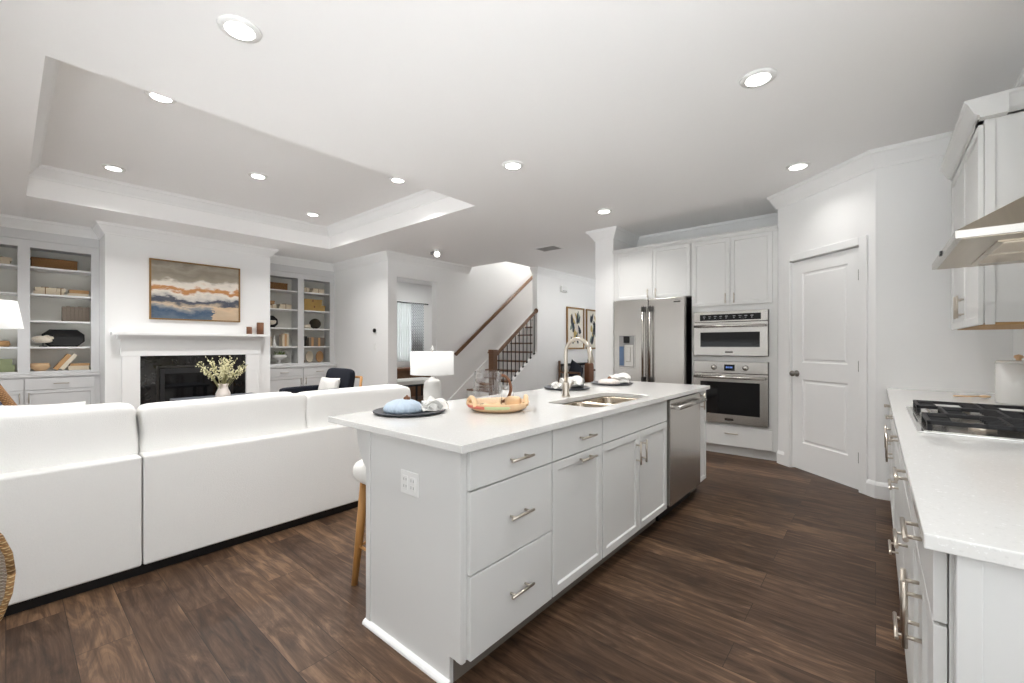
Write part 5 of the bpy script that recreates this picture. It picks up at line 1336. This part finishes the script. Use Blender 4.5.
k = BM(); box(k, NX - 0.058, NX + 0.058, 5.685, 5.80, 0.0, 1.12); nw = obj('newel_post', k, M['brownwood'], t, world=True, bevel=0.004)
k = BM(); box(k, NX - 0.072, NX + 0.072, 5.67, 5.815, 1.12, 1.15); box(k, NX - 0.062, NX + 0.062, 5.68, 5.805, 1.15, 1.185); obj('newel_cap', k, M['brownwood'], nw, world=True, bevel=0.006)
k = BM(); box(k, NX - 0.064, NX + 0.064, 5.678, 5.807, 0.80, 0.83); obj('newel_band', k, M['brownwood'], nw, world=True, bevel=0.004)
zr = lambda y: 1.07 + (y - 5.80) * 0.905 / 1.25
k = BM(); prism(k, [(5.80, zr(5.80) - 0.03), (7.045, zr(7.045) - 0.03), (7.045, zr(7.045) + 0.03), (5.80, zr(5.80) + 0.03)], 'x', NX - 0.03, NX + 0.03); obj('handrail', k, M['oakrail'], t, world=True, bevel=0.012, seg=3)
k = BM(); lathe(k, [(0, 0), (0.05, 0), (0.055, 0.01), (0.045, 0.022), (0, 0.022)], seg=20); obj('rosette', k, M['oakrail'], t, T=Tm(NX, 7.048, zr(7.045), 0, PI / 2))
for i in range(10):
    y = 5.90 + i * 0.12
    k = BM(); box(k, NX - 0.007, NX + 0.007, y - 0.007, y + 0.007, zst(y) + 0.07, zr(y) - 0.028); bo = obj('baluster', k, M['iron'], t, world=True)
    k = BM(); box(k, NX - 0.016, NX + 0.016, y - 0.016, y + 0.016, zst(y) + 0.055, zst(y) + 0.095); obj('shoe', k, M['iron'], bo, world=True, bevel=0.004)
t = thing('wall_handrail', 'long brown handrail on the far wall of the stairs', 'handrail', (XS, 6.9, 1.077))
h0, h1 = Vector((XS + 0.075, 5.70, 1.085)), Vector((XS + 0.075, 8.6, 3.22))
k = BM(); tube(k, [h0, h1], 0.034, 12); obj('rail', k, M['oakrail'], t, world=True)
for f in (0.12, 0.5, 0.88):
    p = h0.lerp(h1, f); k = BM(); tube(k, [(p.x, p.y, p.z - 0.03), (p.x - 0.02, p.y, p.z - 0.06), (XS + 0.002, p.y, p.z - 0.07)], 0.008, 8); obj('bracket', k, M['nickel'], t, world=True)

# ------------------------------------------------------------------ hallway
def art(y0, y1, label, seed):
    z0, z1 = 1.175, 2.135
    t = thing('framed_print', label, 'picture', (XH, (y0 + y1) / 2, z0), 0, 'botanical prints in the hallway')
    bm = BM()
    for a in ((y0, y0 + 0.035, z0, z1), (y1 - 0.035, y1, z0, z1), (y0 + 0.035, y1 - 0.035, z0, z0 + 0.035), (y0 + 0.035, y1 - 0.035, z1 - 0.035, z1)): box(bm, XH + 0.001, XH + 0.035, *a)
    obj('frame', bm, M['artgold'], t, world=True, bevel=0.002)
    bm = BM(); box(bm, XH + 0.001, XH + 0.012, y0 + 0.035, y1 - 0.035, z0 + 0.035, z1 - 0.035); pp = obj('paper', bm, M['artpaper'], t, world=True)
    rnd = random.Random(seed)
    for mk, n in (('artnavy', 9), ('artochre', 6), ('artsage', 5)):
        bm = BM()
        for i in range(n):
            cy = (y0 + y1) / 2 + rnd.uniform(-0.17, 0.17); cz = (z0 + z1) / 2 + rnd.uniform(-0.28, 0.28); a = rnd.uniform(0.9, 2.4); L, w = rnd.uniform(0.08, 0.15), rnd.uniform(0.025, 0.05)
            xx = XH + 0.0125 + 0.0006 * i + {'artnavy': 0.004, 'artochre': 0.0, 'artsage': 0.002}[mk]
            pts = []
            for q in range(12):
                b = 2 * PI * q / 12; uu, vv = L * math.cos(b), w * math.sin(b) * (1 - 0.4 * math.cos(b))
                pts.append((cy + uu * math.cos(a) - vv * math.sin(a), cz + uu * math.sin(a) + vv * math.cos(a)))
            prism(bm, pts, 'x', xx, xx + 0.0005)
        obj('painted_leaf', bm, M[mk], pp, world=True)
art(8.13, 8.88, 'framed botanical print nearer the stairs in the hallway', 3)
art(8.98, 9.73, 'framed botanical print partly hidden by the white column', 8)
t = thing('door_chime', 'white square chime box high on the hallway wall', 'wall box', (XH, 8.0, 2.45))
bm = BM(); box(bm, XH + 0.001, XH + 0.05, 7.90, 8.12, 2.44, 2.575); obj('cover', bm, M['plate'], t, world=True, bevel=0.008)
bm = BM(); box(bm, XH + 0.05, XH + 0.054, 7.93, 8.09, 2.46, 2.475); obj('grille', bm, M['vent'], t, world=True)
t = thing('hall_bench', 'dark wood bench with a brown leather cushion in the hallway', 'bench', (-4.98, 8.4, 0))
for y in (7.78, 9.02):
    for x in (-5.24, -4.74):
        bm = BM(); box(bm, x - 0.02, x + 0.02, y - 0.02, y + 0.02, 0, 0.93 if x < -5 else 0.70); obj('leg', bm, M['brownwood'], t, world=True, bevel=0.003)
    bm = BM(); box(bm, -5.24, -4.72, y - 0.025, y + 0.025, 0.66, 0.70); obj('armrest', bm, M['brownwood'], t, world=True, bevel=0.004)
bm = BM(); box(bm, -5.26, -4.72, 7.78, 9.02, 0.34, 0.40); obj('seat', bm, M['brownwood'], t, world=True, bevel=0.004)
bm = BM(); box(bm, -5.255, -5.22, 7.80, 9.0, 0.80, 0.86); obj('back_rail', bm, M['iron'], t, world=True, bevel=0.004)
bm = BM()
for i in range(12): box(bm, -5.245, -5.23, 7.85 + i * 0.1, 7.862 + i * 0.1, 0.40, 0.80)
obj('back_spindle', bm, M['iron'], t, world=True)
bm = BM(); sq(bm, (-5.1, 8.80, 0.63), 0.14, 0.24, 0.46, n=6, seg=8); tag(centre(obj('leather_cushion', bm, M['leather'])), 'brown leather cushion standing on the hallway bench', 'cushion')
bm = BM(); pillow_bm(bm, 0.44, 0.44, 0.16)
tag(obj('navy_pillow', bm, M['navy'], T=Tm(-5.05, 8.15, 0.67, PI / 2, math.radians(-10), math.radians(28))), 'navy pillow tipped on its corner on the hallway bench', 'pillow')
# thermostat and switch on the hall wall
t = thing('thermostat', 'small dark thermostat on the hall wall beside the opening', 'thermostat', (-6.74, YH, 1.47))
bm = BM(); box(bm, -6.79, -6.69, YH - 0.008, YH - 0.0005, 1.46, 1.57); obj('wall_plate', bm, M['plate'], t, world=True, bevel=0.003)
bm = BM(); tube(bm, [(-6.74, YH - 0.03, 1.525), (-6.74, YH - 0.008, 1.525)], 0.035, 20); obj('dial', bm, M['black'], t, world=True)
t = thing('light_switch', 'white light switch plate below the thermostat', 'switch', (-6.74, YH, 1.19))
bm = BM(); box(bm, -6.78, -6.70, YH - 0.007, YH - 0.0005, 1.18, 1.30); obj('wall_plate', bm, M['plate'], t, world=True, bevel=0.003)
bm = BM(); box(bm, -6.755, -6.725, YH - 0.011, YH - 0.006, 1.21, 1.27); obj('rocker', bm, M['plate'], t, world=True, bevel=0.002)

# ------------------------------------------------------------------ dining room beyond the opening
t = thing('curtain', 'blue and white patterned curtain beside the dining window', 'curtain', (wx + 0.1, 6.85, 0.3))
k = BM(); n = 30; pts = []
for i in range(n + 1):
    y = 6.66 + 0.40 * i / n; pts.append((wx + 0.10 + 0.03 * math.sin(i * 1.25), y))
for a, b in zip(pts, pts[1:]):
    f = k.faces.new([k.verts.new((a[0], a[1], 0.86)), k.verts.new((b[0], b[1], 0.86)), k.verts.new((b[0], b[1], 2.33)), k.verts.new((a[0], a[1], 2.33))]); f.smooth = True
bmesh.ops.remove_doubles(k, verts=k.verts[:], dist=0.0005)
co = obj('cloth', k, M['curtain'], t, world=True); sm = co.modifiers.new('cloth', 'SOLIDIFY'); sm.thickness = 0.004
k = BM(); pts = [(wx + 0.07 + 0.015 * math.sin(i * 1.4), 6.22 + 0.46 * i / 30) for i in range(31)]
for a, b in zip(pts, pts[1:]):
    f = k.faces.new([k.verts.new((a[0], a[1], 0.86)), k.verts.new((b[0], b[1], 0.86)), k.verts.new((b[0], b[1], 2.33)), k.verts.new((a[0], a[1], 2.33))]); f.smooth = True
bmesh.ops.remove_doubles(k, verts=k.verts[:], dist=0.0005)
obj('sheer_panel', k, M['sheer'], t, world=True)
k = BM()
for y in (6.17, 7.18): tube(k, [(wx + 0.001, y, 2.36), (wx + 0.1, y, 2.345)], 0.010, 8)
obj('rod_bracket', k, M['iron'], t, world=True)
k = BM(); tube(k, [(wx + 0.1, 6.15, 2.34), (wx + 0.1, 7.2, 2.34)], 0.014, 10); obj('rod', k, M['iron'], t, world=True)
t = thing('window_bench', 'white-topped bench with a black frame inside the dining room opening', 'bench', (-7.4, 5.35, 0))
k = BM(); box(k, -7.7, -7.1, 4.75, 6.0, 0.47, 0.56); obj('seat', k, M['pillow'], t, world=True, bevel=0.02, seg=3)
k = BM(); box(k, -7.7, -7.1, 4.75, 6.0, 0.435, 0.469); obj('frame', k, M['iron'], t, world=True)
for x in (-7.68, -7.12):
    for y in (4.78, 5.40, 5.97):
        k = BM(); box(k, x - 0.015, x + 0.015, y - 0.015, y + 0.015, 0, 0.435); obj('leg', k, M['iron'], t, world=True)
k = BM(); box(k, -7.68, -7.12, 4.79, 5.96, 0.12, 0.15); obj('lower_shelf', k, M['brownwood'], t, world=True)
t = thing('wooden_chest', 'dark wooden chest under the dining window', 'chest', (-8.75, 6.3, 0))
k = BM(); box(k, -9.0, -8.5, 5.7, 6.9, 0.0, 0.66); obj('body', k, M['brownwood'], t, world=True, bevel=0.006)
k = BM(); box(k, -9.02, -8.48, 5.68, 6.92, 0.66, 0.72); obj('lid', k, M['leather'], t, world=True, bevel=0.006)

# ------------------------------------------------------------------ fill lamps added to brighten the rooms beyond, no fittings there
def fill_lamp(name, x, y, z, w):
    ld = bpy.data.lights.new(name, 'AREA'); ld.shape = 'DISK'; ld.size = 0.3; ld.energy = w; ld.color = (1, 0.985, 0.965)
    o = bpy.data.objects.new(name, ld); C.objects.link(o); o.location = (x, y, z)
fill_lamp('hallway_fill_lamp', -4.1, 7.4, ZC - 0.03, 9)
fill_lamp('stairwell_fill_lamp', -5.9, 8.2, 4.95, 30)
fill_lamp('dining_fill_lamp', -7.8, 6.6, ZC - 0.03, 12)
